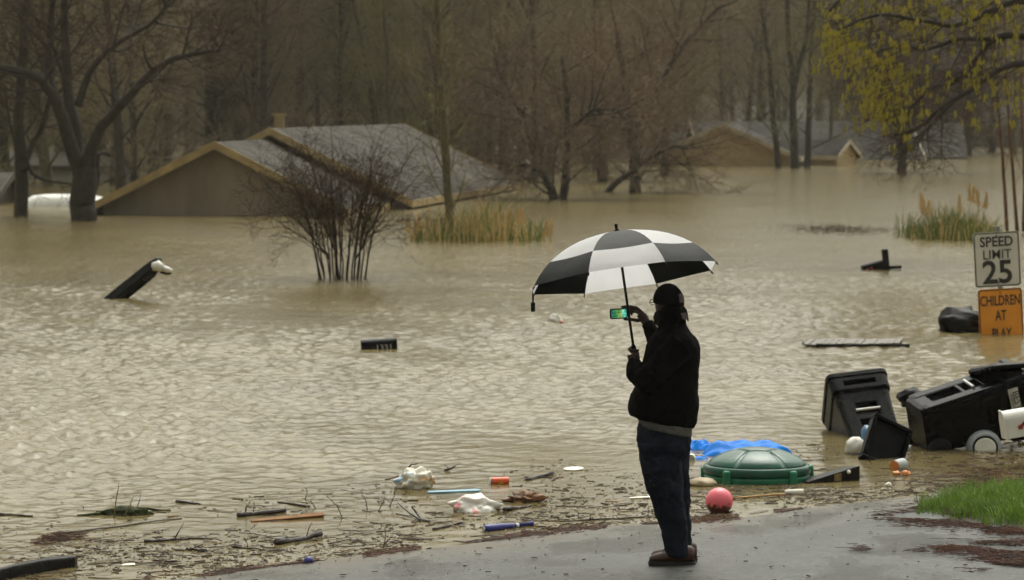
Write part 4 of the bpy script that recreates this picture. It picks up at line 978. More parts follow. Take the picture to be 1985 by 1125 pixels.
for i in range(36):
    k = 0.93 * (1 - i / 36) + 0.004; ring = []
    for j in range(120):
        a = 2 * math.pi * j / 120; q = Vector((k * math.cos(a), k * math.sin(a))); ds = sorted((q - s_).length for s_ in seeds)
        gr = math.exp(-((ds[1] - ds[0]) / 0.045) ** 2) * (0 if k < 0.03 else 1); edge = min(1.0, max(0.0, (0.93 - k) / 0.06))
        z = 0.118 + 0.135 * max(0.0, 1 - (k / 0.93) ** 2) ** 0.75 + 0.012 * edge - 0.026 * gr * edge
        ring.append(Vector((q.x * TR.x, q.y * TR.y, z)))
    rs.append(ring)
b.rings(rs); b.build('lid_dome', 'green_lid', turtle, smooth=True)

# ---- blue tarp
def tarp(pos, lx_, ly_, h, label, seed, yaw, m='tarp'):
    rg = random.Random(seed); off = Vector((rg.uniform(0, 9), rg.uniform(0, 9), 0)); n = 60; k = 36; X = np.zeros((k, n)); Y = X.copy(); Z = X.copy()
    for i in range(k):
        for j in range(n):
            u_, v_ = -1 + 2 * j / (n - 1), -1 + 2 * i / (k - 1); wdt = (1 - 0.75 * max(0, u_) ** 2.5) * (1 - 0.2 * max(0, -u_) ** 3)
            x = u_ * lx_ / 2 + 0.03 * mnoise.noise(Vector((v_ * 3, 1, seed))); y = v_ * ly_ / 2 * wdt
            f = mnoise.noise(Vector((u_ * 2.2, v_ * 1.3, 0)) + off) + 0.5 * (0.3 - abs(mnoise.noise(Vector((u_ * 3.2, v_ * 2.2, 3)) + off))) * 2
            env = max(0, 1 - abs(v_) ** 3) * max(0, 1 - abs(u_) ** 5)
            X[i, j], Y[i, j], Z[i, j] = x, y, -0.004 + h * env * max(0.12, 0.85 + 0.45 * f)
    o = grid_obj('tarp', X, Y, Z, m); o.location = pos; o.rotation_euler = (0, 0, R_(yaw)); s_ = o.modifiers.new('thick', 'SOLIDIFY'); s_.thickness = 0.004
    return tag(o, label, 'tarp')
tarp(W(1450, 880) + UP * 0.0, 0.78, 0.5, 0.115, 'crumpled bright blue tarp floating behind the green sandbox lid', 3, -4)
tarp(W(1352, 869), 0.3, 0.3, 0.075, 'narrow blue tarp end reaching behind the standing man', 5, 0)
tarp(W(1350, 889), 0.2, 0.1, 0.02, 'thin blue strip of tarp lying below the larger tarp', 9, -8)

# ---- dark drawer-like board
p0, p1 = W(1566, 938), D(1678, 930, W(1640, 938).y + 0.25); u = (p1 - p0).normalized(); n_ = Vector((0, 0, 1)); n_ = (n_ - u * n_.dot(u)).normalized(); v = n_.cross(u)
bx = empty('dark_wooden_box', p0, 'black wooden box half sunk right of the green sandbox, with tan label', 'box', matrix=frame_matrix(u, v, n_, p0))
b = MB(); b.add([(0, 0, -0.05), (0.5, 0, -0.07), (0.5, 0.26, -0.07), (0, 0.2, -0.05), (0.0, 0, 0.014), (0.5, 0, 0.118), (0.5, 0.2, 0.09), (0.0, 0.16, 0.01)], [(3, 2, 1, 0), (4, 5, 6, 7), (0, 1, 5, 4), (1, 2, 6, 5), (2, 3, 7, 6), (3, 0, 4, 7)]); b.build('body', 'wood_black', bx, bevel=0.004)
b = MB(); b.add([(0.25, -0.003, 0.005), (0.32, -0.003, 0.005), (0.32, -0.003, 0.07), (0.25, -0.003, 0.06)], [(0, 1, 2, 3)]); b.build('label_patch', 'label_tan', bx)
b = MB(); b.ball((0.385, -0.012, 0.075), 0.016, 12, 8); b.build('knob', 'foam', bx, smooth=True)

# ---- cups, cans, lids
def cup(name, px, py, r, L, yaw, m, label, cat, lift=0.6, r2=None, cap=None, tilt=0.0):
    p = W(px, py); root = empty(name, p, label, cat); root.rotation_euler = (0, R_(-tilt), R_(yaw)); r2 = r2 or r
    b = MB(); b.rings([[Vector((x, rr * math.cos(a), r * lift + rr * math.sin(a))) for a in [2 * math.pi * j / 24 for j in range(24)]] for x, rr in ((-L / 2, r2 * 0.85), (-L / 2, r2), (L / 2, r), (L / 2, r * 0.9), (-L / 2 * 0.9, r2 * 0.85))], caps=False)
    b.build('shell', m, root, smooth=False)
    b = MB(); b.rings([[Vector((x, rr * math.cos(a), r * lift + rr * math.sin(a))) for a in [2 * math.pi * j / 24 for j in range(24)]] for x, rr in ((-L / 2 - 0.006, r2 * 0.93), (-L / 2 + 0.012, r2 * 0.93))]); b.build('end_cap', cap or m, root)
    return root
cup('snack_tube', 968, 938, 0.034, 0.15, 12, 'can_print', 'orange and red snack tube floating above the white bag', 'tube', cap='foam')
cup('paper_cup', 1540, 958, 0.026, 0.14, 5, 'foam', 'crushed white cup at the end of the yellow stick', 'cup', r2=0.02)
cup('jar', 1340, 893, 0.035, 0.07, 80, 'foam', 'small white jar floating just right of the man', 'jar', cap='steel')
cup('tin_can', 1757, 873, 0.03, 0.09, -25, 'dull_white', 'small white can at right foot of the black bin lid', 'can')
cup('soda_can', 1826, 871, 0.02, 0.13, 8, 'dull_white', 'red lidded pale container floating in front of lying cart', 'container', cap='orange_red')
cup('drink_cup', 1742, 910, 0.06, 0.12, 48, 'grey_tub', 'grey cup with orange lid tipped in the shallows above the grass', 'cup', r2=0.05, cap='orange', lift=0.5)
b = MB(); b.rings([ell(0, 0, z, 0.085 * k, 0.085 * k, 28) for z, k in ((0.0, 0.9), (0.008, 1.0), (0.014, 1.0), (0.01, 0.85))]); o = b.build('foam_plate', 'foam', None); o.location = W(1112, 911); o.rotation_euler = (R_(3), R_(-2), 0); tag(o, 'white foam plate floating left of the man', 'plate')
b = MB(); b.ball((0, 0, 0), 0.032, 20, 12); o = b.build('bottle_cap', 'deep_blue', None, smooth=True); o.location = W(598, 1093) + UP * 0.018; tag(o, 'small round blue ball near the lower shore', 'ball')
b = MB(); b.add([(-0.225, -0.05, 0), (0.2, -0.035, 0), (0.235, 0.03, 0), (0.2, 0.06, 0), (-0.19, 0.03, 0)] + [(-0.225, -0.05, 0.012), (0.2, -0.035, 0.012), (0.235, 0.03, 0.012), (0.2, 0.06, 0.012), (-0.19, 0.03, 0.012)], [(4, 3, 2, 1, 0), (5, 6, 7, 8, 9)] + [(i, (i + 1) % 5, (i + 1) % 5 + 5, i + 5) for i in range(5)]); o = b.build('blue_board', 'sky_blue', None, bevel=0.003); o.location = W(878, 954); o.rotation_euler = (0, 0, R_(14)); tag(o, 'flat pale blue strip floating beside the printed white bag', 'board')
b = MB(); b.add([(-.05, -.02, .0), (.05, -.01, .004), (.04, .05, .006), (-.03, .05, .0)] + [(-.05, -.02, .006), (.05, -.01, .01), (.04, .05, .012), (-.03, .05, .006)], [(3, 2, 1, 0), (4, 5, 6, 7), (0, 1, 5, 4), (1, 2, 6, 5), (2, 3, 7, 6), (3, 0, 4, 7)]); o = b.build('paper_card', 'foam', None); o.location = W(248, 1097); tag(o, 'small white card on the scum near the bottom left', 'card')
b = MB(); b.add([(-.1, -.02, .002), (.1, -.03, .004), (.12, .05, .004), (-.08, .04, .0)] + [(-.1, -.02, .008), (.1, -.03, .01), (.12, .05, .01), (-.08, .04, .006)], [(3, 2, 1, 0), (4, 5, 6, 7), (0, 1, 5, 4), (1, 2, 6, 5), (2, 3, 7, 6), (3, 0, 4, 7)]); o = b.build('paper_sheet', 'foam', None); o.location = W(1242, 966); o.rotation_euler = (0, 0, 0.3); tag(o, 'white wet paper at the left of the man\'s knees', 'paper')

# ---- tub with round lid, mailbox
p = W(1908, 872); tub = empty('round_tub', p, 'grey round tub with pale disc lid sunk in front of the lying cart', 'tub')
b = MB(); rs = []
for y, r in ((0.16, 0.05), (0.13, 0.13), (0.05, 0.158), (-0.03, 0.15), (-0.055, 0.115), (-0.05, 0.10)): rs.append([Vector((r * math.cos(a), y, 0.03 + r * 0.92 * math.sin(a))) for a in [2 * math.pi * j / 36 for j in range(36)]])
b.rings(rs); b.build('shell', 'grey_tub', tub, smooth=True)
b = MB(); b.rings([[Vector((r * math.cos(a), y, 0.025 + r * 0.9 * math.sin(a))) for a in [2 * math.pi * j / 32 for j in range(32)]] for y, r in ((-0.05, 0.095), (-0.065, 0.095), (-0.07, 0.085))]); b.build('disc', 'foam', tub)
b = MB(); b.tube([Vector((0.105 * math.cos(a), -0.058, 0.025 + 0.098 * math.sin(a))) for a in [2 * math.pi * j / 32 for j in range(33)]], 0.008, 6); b.build('gasket', 'black_matte', tub)

def mailbox_shell(L, w, h, n=12):
    prof = [(-w / 2, 0)] + [(-w / 2 * math.cos(math.pi * i / n), h - w / 2 + w / 2 * math.sin(math.pi * i / n)) for i in range(n + 1)] + [(w / 2, 0)]
    return [[Vector((x, y, z)) for y, z in prof] for x in (0, L)]
c0 = D(1950, 850, 26.2); rot = Matrix.Rotation(R_(-9), 3, 'Y') @ Matrix.Rotation(R_(6), 3, 'Z')
mbx = empty('white_mailbox', c0, 'white mailbox with red flag leaning in at the right edge', 'mailbox', matrix=Matrix.Translation(c0) @ rot.to_4x4())
b = MB(); b.rings(mailbox_shell(0.5, 0.17, 0.235)); b.build('box', 'white_paint', mbx, bevel=0.004)
b = MB(); b.rings([[v_ + Vector((-0.012 if i == 0 else -0.002 - 0.5, 0, 0)) if False else Vector((-0.016 if i == 0 else -0.001, v_.y * 1.05, v_.z * 1.03 - 0.003)) for v_ in r] for i, r in enumerate(mailbox_shell(0.5, 0.17, 0.235))]); dr = b.build('door', 'white_paint', mbx, bevel=0.004)
b = MB(); b.ball((-0.02, 0, 0.235), (0.012, 0.02, 0.014), 10, 6); b.build('door_latch', 'white_paint', dr, smooth=True)
fg = MB(); f0 = Vector((0.115, -0.094, 0.085)); fd = Vector((0.8, 0, 0.6)); pv = Vector((-0.6, 0, 0.8))
vs = [f0 - pv * 0.013, f0 + fd * 0.15 - pv * 0.013, f0 + fd * 0.19 - pv * 0.03, f0 + fd * 0.26 - pv * 0.03, f0 + fd * 0.26 + pv * 0.03, f0 + fd * 0.19 + pv * 0.03, f0 + fd * 0.15 + pv * 0.013, f0 + pv * 0.013]
fg.add(vs + [v_ + Vector((0, 0.006, 0)) for v_ in vs], [tuple(range(8)), tuple(range(15, 7, -1))] + [(i, (i + 1) % 8, (i + 1) % 8 + 8, i + 8) for i in range(8)]); fl = fg.build('flag', 'red', mbx)
b = MB(); b.tube([f0 + Vector((0, -0.004, 0)), f0 + Vector((0, 0.012, 0))], 0.02, 14); b.build('flag_pivot', 'red', fl)
b = MB(); q = Vector((0.3, 0.0, 0)); b.tube([q + Vector((0, 0, -0.001)), q + Vector((0.14, 0, -0.9))], 0.04, 8); b.build('post', 'wood_grey', mbx)

# ---- floating black mailbox with numbers
p = W(734, 677); u = Vector((0.985, 0.1, 0.055)).normalized(); vv = UP.cross(u).normalized(); ww = u.cross(vv)
fm = empty('floating_mailbox', p, 'black mailbox with pale house number floating in open water', 'mailbox', matrix=frame_matrix(u, vv, ww, p))
b = MB(); b.rings([[q - Vector((0.22, 0, 0.09)) for q in r] for r in mailbox_shell(0.44, 0.19, 0.22)]); b.build('box', 'black_plastic', fm, bevel=0.005)
b = MB(); b.box((0.225, 0, 0.02), (0.012, 0.2, 0.2)); b.build('door', 'black_plastic', fm, bevel=0.004)
text_obj('1331', 0.1, 'digit', fm, Matrix.Translation((0.065, -0.0975, 0.02)) @ TXT @ Matrix.Diagonal((1.1, 1, 1, 1)), name='house_number', bold=0.002)
# ---- floating mailbox on its toppled post
p = W(1706, 523); u = Vector((0.955, 0.05, 0.25)).normalized(); vv = UP.cross(u).normalized(); ww = u.cross(vv)
fm = empty('toppled_mailbox', p, 'toppled black mailbox with red number drifting far right in the flood', 'mailbox', matrix=frame_matrix(u, vv, ww, p))
b = MB(); b.rings([[q - Vector((0.33, 0, 0.08)) for q in r] for r in mailbox_shell(0.5, 0.2, 0.25)]); b.build('box', 'black_plastic', fm, bevel=0.005)
b = MB(); b.box((0.14, 0, 0.1), (0.11, 0.12, 0.5), Matrix.Rotation(R_(8), 3, 'Y')); b.build('post', 'black_matte', fm, bevel=0.01)
b = MB(); b.box((0.28, 0, -0.03), (0.24, 0.08, 0.06), Matrix.Rotation(R_(12), 3, 'Y')); b.build('bracket', 'black_matte', fm, bevel=0.01)
text_obj('81', 0.16, 'red_print', fm, Matrix.Translation((-0.2, -0.103, 0.03)) @ TXT, name='house_number', bold=0.003)
# ---- leaning post with white headed lamp / box
p = W(228, 579); lp = empty('leaning_post', p, 'leaning black post with a white tipped head sticking out of the flood', 'post')
def L_(px, py, dy=0.0): return D(px, py, p.y + dy) - p
b = MB(); b.tube([L_(202, 598), L_(228, 576), L_(290, 526), L_(302, 513)], [0.135, 0.135, 0.13, 0.11], 4); b.build('post', 'black_plastic', lp, bevel=0.015)
b = MB(); b.tube([L_(294, 526), L_(296, 514), L_(304, 506), L_(313, 505)], [0.07, 0.085, 0.06, 0.035], 10); b.build('hood', 'black_plastic', lp, smooth=True)
b = MB(); b.tube([L_(297, 517, -0.08), L_(306, 515, -0.1), L_(316, 521, -0.1)], [0.07, 0.085, 0.06], 10); b.build('white_face', 'white_paint', lp, smooth=True)
b = MB(); b.tube([L_(312, 519, -0.1), L_(324, 523, -0.1), L_(334, 526, -0.1)], [0.05, 0.05, 0.03], 8); b.build('spout', 'white_paint', lp, smooth=True)
b = MB(); b.tube([L_(310, 527, -0.06), L_(322, 530, -0.06), L_(333, 530, -0.06)], [0.025, 0.03, 0.02], 8); b.build('bracket', 'black_plastic', lp, smooth=True)

# ---- floating fence panel
p = W(1655, 668); fp = empty('fence_panel', p, 'grey weathered wooden fence panel floating flat left of the signs', 'fence panel'); fp.rotation_euler = (0, 0, R_(5))
rg = random.Random(3); sl = None
for k in range(15):
    b = MB(); b.box((0, 0, 0.03), (0.074, rg.uniform(0.8, 0.86), 0.022)); o = b.build('slat', 'wood_grey', fp, bevel=0.003); o.location = (-0.58 + k * 0.083, rg.uniform(-0.02, 0.02), rg.uniform(-0.004, 0.008)); o.rotation_euler = (0, R_(rg.uniform(-3, 3)), R_(-16))
for yy in (-0.3, 0.3):
    b = MB(); b.box((0.0, yy, 0.0), (1.22, 0.06, 0.03)); b.build('rail', 'wood_grey', fp)
b = MB(); b.box((0.03, -0.42, 0.01), (1.2, 0.035, 0.05)); b.build('front_rail', 'wood_black', fp)

# ---- submerged white vehicle behind the left trees
p = W(130, 398.5); van = empty('submerged_vehicle', p, 'white rounded vehicle roof barely above water between the two left trunks', 'vehicle')
b = MB(); b.rings([[Vector((x + ox, y, z)) for x, y in rrect(w, d_, min(0.5, d_ * 0.3), 6)] for z, w, d_, ox in ((-0.9, 2.9, 1.75, 0.1), (-0.05, 2.8, 1.7, 0.1), (0.1, 2.66, 1.6, 0.08), (0.22, 2.3, 1.5, 0.0), (0.31, 1.8, 1.3, -0.1), (0.34, 1.1, 0.9, -0.15))]); b.build('roof', 'white_paint', van, smooth=True)
b = MB(); b.rings([[Vector((x + 0.85, y - 0.0, z)) for x, y in rrect(w, d_, 0.4, 5)] for z, w, d_ in ((0.02, 1.0, 1.72), (0.09, 0.96, 1.68))]); b.build('window', 'glass_dark', van)

# ---- sticks, logs, lath, bat
def stick(name, pts, r0, r1, m, label, cat='stick', n=6, seed=0, knots=0.15, twigs=0):
    rg = random.Random(seed); P3 = [Vector(q) for q in pts]; o3 = P3[0]; b = MB(); fine = []
    for i in range(len(P3) - 1):
        for j in range(3): fine.append(P3[i].lerp(P3[i + 1], j / 3))
    fine.append(P3[-1]); k = len(fine) - 1
    b.tube([q - o3 + Vector((rg.uniform(-1, 1), rg.uniform(-1, 1), rg.uniform(-1, 1))) * r0 * 0.35 for q in fine], [(r0 + (r1 - r0) * i / k) * rg.uniform(1 - knots, 1 + knots) for i in range(k + 1)], n)
    for t in range(twigs):
        q = fine[rg.randint(1, k)] - o3; e = q + Vector((rg.uniform(-.08, .08), rg.uniform(-.08, .08), rg.uniform(0.02, .12))); b.tube([q, q.lerp(e, .5) + Vector((rg.uniform(-.01, .01), 0, .01)), e], [min(r1 * .6, .004), min(r1 * .5, .003), .002], 4)
    ob = b.build(name, m, None, smooth=True); ob.location = o3; return tag(ob, label, cat)
def flat(x0, y0, x1, y1, z0=0.004, z1=0.004): return [W(x0, y0) + UP * z0, W((x0 + x1) / 2, (y0 + y1) / 2 ) + UP * (z0 + z1) / 2, W(x1, y1) + UP * z1]
bt = W(984, 1026); bat = empty('baseball_bat', bt, 'dark blue baseball bat floating near the shore left of the man', 'bat'); a_, e_ = W(938, 1031) - bt + UP * 0.018, W(1032, 1019) - bt + UP * 0.014; dv = (e_ - a_)
b = MB(); b.tube([a_ + dv * t for t in (0, .02, .1, .35, .55, .64)], [0.016, 0.028, 0.031, 0.029, 0.02, 0.0165], 14); b.build('barrel', 'bat_blue', bat, smooth=True)
b = MB(); b.tube([a_ + dv * t for t in (.641, .70)], [0.0172, 0.0165], 14); b.build('white_band', 'white_paint', bat, smooth=True)
b = MB(); b.tube([a_ + dv * t for t in (.701, .96, .97, .99, 1.0)], [0.0155, 0.0135, 0.02, 0.022, 0.014], 14); b.build('handle', 'bat_blue', bat, smooth=True)
b = MB(); b.tube([a_ - dv * 0.012, a_ - dv * 0.001], [0.014, 0.017], 12); b.build('tip', 'dull_white', bat)
lg = [W(-40, 1136) + UP * 0.03, W(30, 1118) + UP * 0.035, W(90, 1106) + UP * 0.035, W(148, 1097) + UP * 0.03]
b = MB(); rs = []
for i, q in enumerate(lg): rs.append([q - lg[1] + Vector((0, y, z)) * (1.0 if i < 3 else 0.85) for y, z in rrect(0.14, 0.09, 0.02, 3)])
b.rings(rs); o = b.build('timber', 'wood_black', None, bevel=0.006); o.location = lg[1]; tag(o, 'thick black wet timber lying in bottom left corner', 'timber')
q0, q1 = W(487, 1012), W(627, 1003); b = MB(); b.tube([Vector((0, 0, 0.006)), (q1 - q0) * 0.5 + UP * 0.012, (q1 - q0) + UP * 0.02], [0.014, 0.016, 0.022], 4); o = b.build('wood_lath', 'wood_orange', None); o.location = q0; tag(o, 'orange tinted wooden lath floating left of center', 'lath')
stick('wooden_dowel', [W(1421, 969) + UP * .012, W(1470, 965) + UP * .012, W(1521, 962) + UP * .014], 0.008, 0.009, 'wood_pale', 'thin yellow wooden dowel pointing from the pink ball to a white cup', 'dowel', knots=0.02)
stick('crooked_stick', [W(748, 931), W(775, 924) + UP * .01, D(790, 908, W(775, 924).y), D(798, 900, W(775, 924).y), D(810, 899, W(775, 924).y)], 0.008, 0.005, 'wood_dark', 'crooked dark stick standing up left of the printed white bag', seed=1)
stick('dark_stick', [W(861, 913), D(875, 908, W(861, 913).y), D(882, 904, W(861, 913).y)], 0.012, 0.006, 'wood_dark', 'short dark stick poking up above the pale blue strip', seed=2, twigs=2)
stick('driftwood', flat(1022, 932, 1072, 920, .008, .012), 0.02, 0.014, 'wood_dark', 'dark knobbly driftwood right of the snack tube', seed=3)
stick('driftwood', flat(842, 1028, 896, 1014, .004, .006), 0.016, 0.008, 'wood_dark', 'dark flat bark piece left of the blue bat', seed=4)
stick('driftwood', flat(977, 992, 1030, 982, .01, .006), 0.02, 0.008, 'wood_dark', 'dark curved bark piece below the crumpled brown leaf', seed=5)
stick('driftwood', flat(460, 1003, 552, 993, .012, .012), 0.022, 0.018, 'wood_dark', 'dark driftwood just above the orange lath', seed=6, twigs=3)
stick('driftwood', flat(537, 1056, 622, 1042, .016, .016), 0.03, 0.02, 'wood_dark', 'long thick driftwood below the orange lath', seed=7, twigs=3)
stick('mossy_branch', [W(150, 1000), W(190, 999) + UP * .01, W(235, 995) + UP * .03, W(265, 991) + UP * .02, W(330, 990)], 0.012, 0.01, 'moss', 'mossy green branch floating at left with two upright twigs', seed=8, twigs=2)
lump('moss_clump', W(242, 998) + UP * 0.01, (0.15, 0.06, 0.05), 'moss', 'mossy clump on the floating branch at left', 'moss', 44, 0.5, 4)
stick('upright_twig', [W(221, 1004), D(224, 975, W(221, 1004).y), D(229, 950, W(221, 1004).y), D(231, 933, W(221, 1004).y)], 0.005, 0.002, 'twig', 'tall upright twig rising from the mossy branch', seed=9, twigs=1)
stick('upright_twig', [W(240, 1002), D(250, 985, W(240, 1002).y), D(258, 963, W(240, 1002).y)], 0.004, 0.002, 'twig', 'short slanting twig rising from the mossy branch', seed=10)
stick('long_pole', flat(110, 1037, 352, 1006, .006, .006), 0.01, 0.006, 'wood_grey', 'long thin straight branch lying in the scum at left', seed=11)
stick('dark_stick', flat(342, 974, 390, 979, .008, .006), 0.014, 0.006, 'wood_dark', 'short dark stick right of the mossy branch', seed=12)
stick('brown_stick', flat(280, 1052, 368, 1046, .008, .006), 0.013, 0.007, 'wood_dark', 'reddish brown stick at left below the thin straight branch', seed=13, twigs=2)
stick('brown_stick', flat(350, 1045, 412, 1046, .006, .004), 0.008, 0.005, 'wood_dark', 'thin reddish stick overlapping the brown stick at left', seed=14)
stick('brown_stick', flat(360, 1066, 400, 1069, .008, .006), 0.012, 0.007, 'wood_dark', 'stubby brown stick under the reddish sticks at left', seed=15)
stick('dark_stick', flat(452, 1062, 508, 1067, .008, .006), 0.009, 0.005, 'wood_dark', 'dark straight stick left of the long thick driftwood', seed=16, twigs=1)
stick('forked_stick', [W(770, 990) + UP * .06, W(795, 1003) + UP * .03, W(815, 1011) + UP * .008], 0.005, 0.009, 'wood_dark', 'forked stick lying up on the scum under the printed bag', seed=17)
stick('forked_stick', [D(798, 983, W(815, 1011).y), W(806, 1000) + UP * .03, W(818, 1010) + UP * .006, W(832, 1012)], 0.004, 0.016, 'wood_dark', 'upright tine of the forked stick under the printed bag', seed=18)
for i, (bx_, by_, tx, ty, lab) in enumerate(((664, 1005, 634, 962, 'thin leaning twig with buds right of the orange lath'), (712, 990, 700, 958, 'thin hooked twig in the scum left of center'), (734, 990, 746, 962, 'thin twig leaning right in the scum left of center'), (755, 983, 766, 946, 'bare twig standing just below the printed bag'), (743, 1060, 745, 1023, 'upright forked twig above the shoreline'), (745, 1056, 757, 1040, 'short side twig above the shoreline'), (612, 985, 586, 966, 'slanting twig above the orange lath'), (592, 968, 592, 945, 'fine upright twig above the orange lath'), (1120, 1003, 1116, 992, 'tiny hooked twig right of the blue bat'))):
    q = W(bx_, by_); e = D(tx, ty, q.y); m_ = q.lerp(e, 0.5) + Vector((0.015, 0, 0.01)); stick('upright_twig', [q, m_, e], 0.004, 0.002, 'twig_dark', lab, 'twig', 5, 60 + i, twigs=2)
stick('dark_stick', flat(1085, 1012, 1255, 1003, .004, .004), 0.006, 0.006, 'wood_dark', 'long dark stick floating against the shore by the man', seed=30, twigs=3)
stick('dark_stick', flat(0, 1000, 62, 1001, .01, .006), 0.02, 0.008, 'wood_dark', 'dark waterlogged stick at far left edge', seed=31)
stick('dark_stick', flat(540, 975, 600, 984, .006, .006), 0.008, 0.01, 'wood_dark', 'dark stick under the slanting twigs above the lath', seed=32)

# ------------------------------------------------------------------ uncountable litter, straw and grass
rg = random.Random(70); Lm, Lp = MB(), MB()
def flake(mb, c, L, w, yaw, h, roll=0.0):
    d = Vector((math.cos(yaw), math.sin(yaw), 0)); s_ = Vector((-d.y, d.x, roll)); t = UP * h
    a = [c - d * L - s_ * w * .6, c + d * L - s_ * w * .35, c + d * L * 0.8 + s_ * w * .5, c - d * L * .9 + s_ * w * .5]
    mb.add([q for q in a] + [q + t for q in a], [(4, 5, 6, 7), (0, 1, 5, 4), (1, 2, 6, 5), (2, 3, 7, 6), (3, 0, 4, 7)])
n = 0
while n < 8000:
    X = rg.uniform(-4.6, 5.5); dsh = -abs(rg.gauss(0, 1.15)) if rg.random() < 0.75 else rg.uniform(-3.2, 0.1)
    Y = SY0 + ((X - SX0) * NX - dsh) / -NY - 0.4 * float(smooth01((X - 0.2) / 1.6))
    if Y > 31 or Y < 17.5: continue
    cl = mnoise.noise(Vector((X * 1.3, Y * 0.6, 0)))
    if rg.random() > 0.45 + cl * 1.1: continue
    n += 1; big = rg.random()
    L = 0.003 + 0.016 * rg.random() ** 2 if big < 0.88 else rg.uniform(0.014, 0.055); w = L * rg.uniform(0.15, 0.8) if big < .88 else L * rg.uniform(0.08, 0.25)
    flake(Lp if rg.random() < 0.14 else Lm, Vector((X, Y, 0.001)), L, w, rg.gauss(0, 0.9), rg.uniform(0.0015, 0.005) if big < .93 else rg.uniform(.004, .009), rg.uniform(-.2, .2))
for i in range(330):
    X = rg.uniform(-4.2, 5.2); dsh = -abs(rg.gauss(0, 1.1)); Y = SY0 + ((X - SX0) * NX - dsh) / -NY - 0.4 * float(smooth01((X - 0.2) / 1.6)); a = rg.gauss(0, .8); L = rg.uniform(.03, .16)
    c = Vector((X, Y, 0.002)); d_ = Vector((math.cos(a), math.sin(a), 0)); k = Vector((-d_.y, d_.x, 0)) * rg.uniform(-.25, .25) * L
    Lm.tube([c - d_ * L, c + k * .6 + UP * rg.uniform(0, .012), c + k, c + d_ * L + UP * rg.uniform(0, .02)], [rg.uniform(.002, .0055), .003, .003, .0015], 4)
for mb, nm, mm, lab in ((Lm, 'floating_litter', 'litter', 'dark bark crumbs and twigs floating along the shoreline'), (Lp, 'floating_litter', 'litter_pale', 'pale straw bits floating along the shoreline')):
    o = mb.build(nm, mm, None); o['kind'] = 'stuff'; o['label'] = lab
# drift line of straw exactly along the edge
S = MB()
for i in range(2600):
    X = rg.uniform(-2.6, 2.2); Y = SY0 + ((X - SX0) * NX - rg.gauss(0.0, 0.06 + 0.05 * math.sin(X * 5))) / -NY - 0.4 * float(smooth01((X - 0.2) / 1.6))
    if mnoise.noise(Vector((X * 3, 0, 5))) < -0.05: continue
    flake(S, Vector((X, Y, max(0.001, float(ground_z(X, Y))) + 0.006)), rg.uniform(.01, .04), .002, math.atan2(0.66, 0.751) + rg.gauss(0, .5), 0.004)
def straw_patch(px, py, wpx, hpx, n):
    c = W(px, py, 0.12)
    for i in range(int(n * 0.6)):
        g1, g2 = rg.gauss(0, 0.62), rg.gauss(0, 0.62); q = W(px + g1 * wpx, py + g2 * hpx, 0.1); z = float(ground_z(q.x, q.y) + verge(q.x, q.y)); q = W(px + g1 * wpx, py + g2 * hpx, z)
        if mnoise.noise(Vector((q.x * 2.2, q.y * 1.4, 2))) < -0.12: continue
        z = max(0.0, float(ground_z(q.x, q.y) + verge(q.x, q.y)))
        flake(S, Vector((q.x, q.y, z + rg.uniform(0.002, 0.02))), rg.uniform(.02, .05), .0017, rg.gauss(0, .8), 0.003)
for a in ((1800, 1003, 70, 16, 1800), (1870, 1015, 60, 14, 700), (1715, 1071, 40, 7, 700), (1880, 1070, 70, 10, 1200), (1960, 1085, 60, 22, 2800), (1960, 1030, 50, 12, 900), (1960, 1112, 60, 10, 1200), (30, 1075, 60, 14, 1500), (100, 1062, 60, 8, 500), (1830, 960, 60, 26, 600), (1900, 920, 80, 20, 900)): straw_patch(*a)
o = S.build('pine_straw', 'straw', None); o['kind'] = 'stuff'; o['label'] = 'reddish pine straw washed onto the street and shore'
MX0 = 1.0; RB = MB()                                      # grit and leaf scraps strewn over the wet street
for i in range(900):
    X, Y = rg.uniform(-2.2, 4.4), rg.uniform(17.6, 23.2); dd_ = float(shore(X, Y))
    if dd_ < 0.02 or (X - MX0) ** 2 + (Y - 19.6) ** 2 < 0.05 or rg.random() < min(0.8, dd_ * 0.3): continue
    L = 0.004 + 0.02 * rg.random() ** 3
    flake(RB, Vector((X, Y, float(ground_z(X, Y)) + 0.007)), L, L * rg.uniform(.3, .8), rg.uniform(0, 3.1), rg.uniform(.002, .008))
o = RB.build('street_grit', 'litter', None); o['kind'] = 'stuff'; o['label'] = 'grit and leaf scraps on the wet street'
G = MB(); n = 0
while n < 26000:
    X, Y = rg.uniform(2.9, 5.8), rg.uniform(20.2, 25.2); e = ((X - 4.42) / 1.35) ** 2 + ((Y - 22.6) / 2.2) ** 2 + 0.35 * mnoise.noise(Vector((X * 2.2, Y * 2.2, 0)))
    if e > 1.05 or (e > 0.55 and rg.random() < (e - 0.5) * 1.5): continue
    n += 1; z = float(ground_z(X, Y) + verge(X, Y)) - 0.012; h = rg.uniform(0.035, 0.125) * (0.6 + 0.5 * (mnoise.noise(Vector((X * 3, Y * 3, 7))) + 0.7)); a = rg.uniform(0, 6.28); w = rg.uniform(.003, .006)
    b0 = Vector((X, Y, z)); s_ = Vector((math.cos(a) * w, math.sin(a) * w, 0)); l_ = Vector((rg.gauss(0, .4) * h, rg.gauss(0, .4) * h, 0)); m_ = b0 + l_ * .4 + UP * h * .6
    G.add([b0 - s_, b0 + s_, m_ + s_ * .8, m_ - s_ * .8, b0 + l_ + UP * h], [(0, 1, 2, 3), (3, 2, 4)])
o = G.build('grass', 'grass', None); o['kind'] = 'stuff'; o['label'] = 'bright green grass patch beside the street'

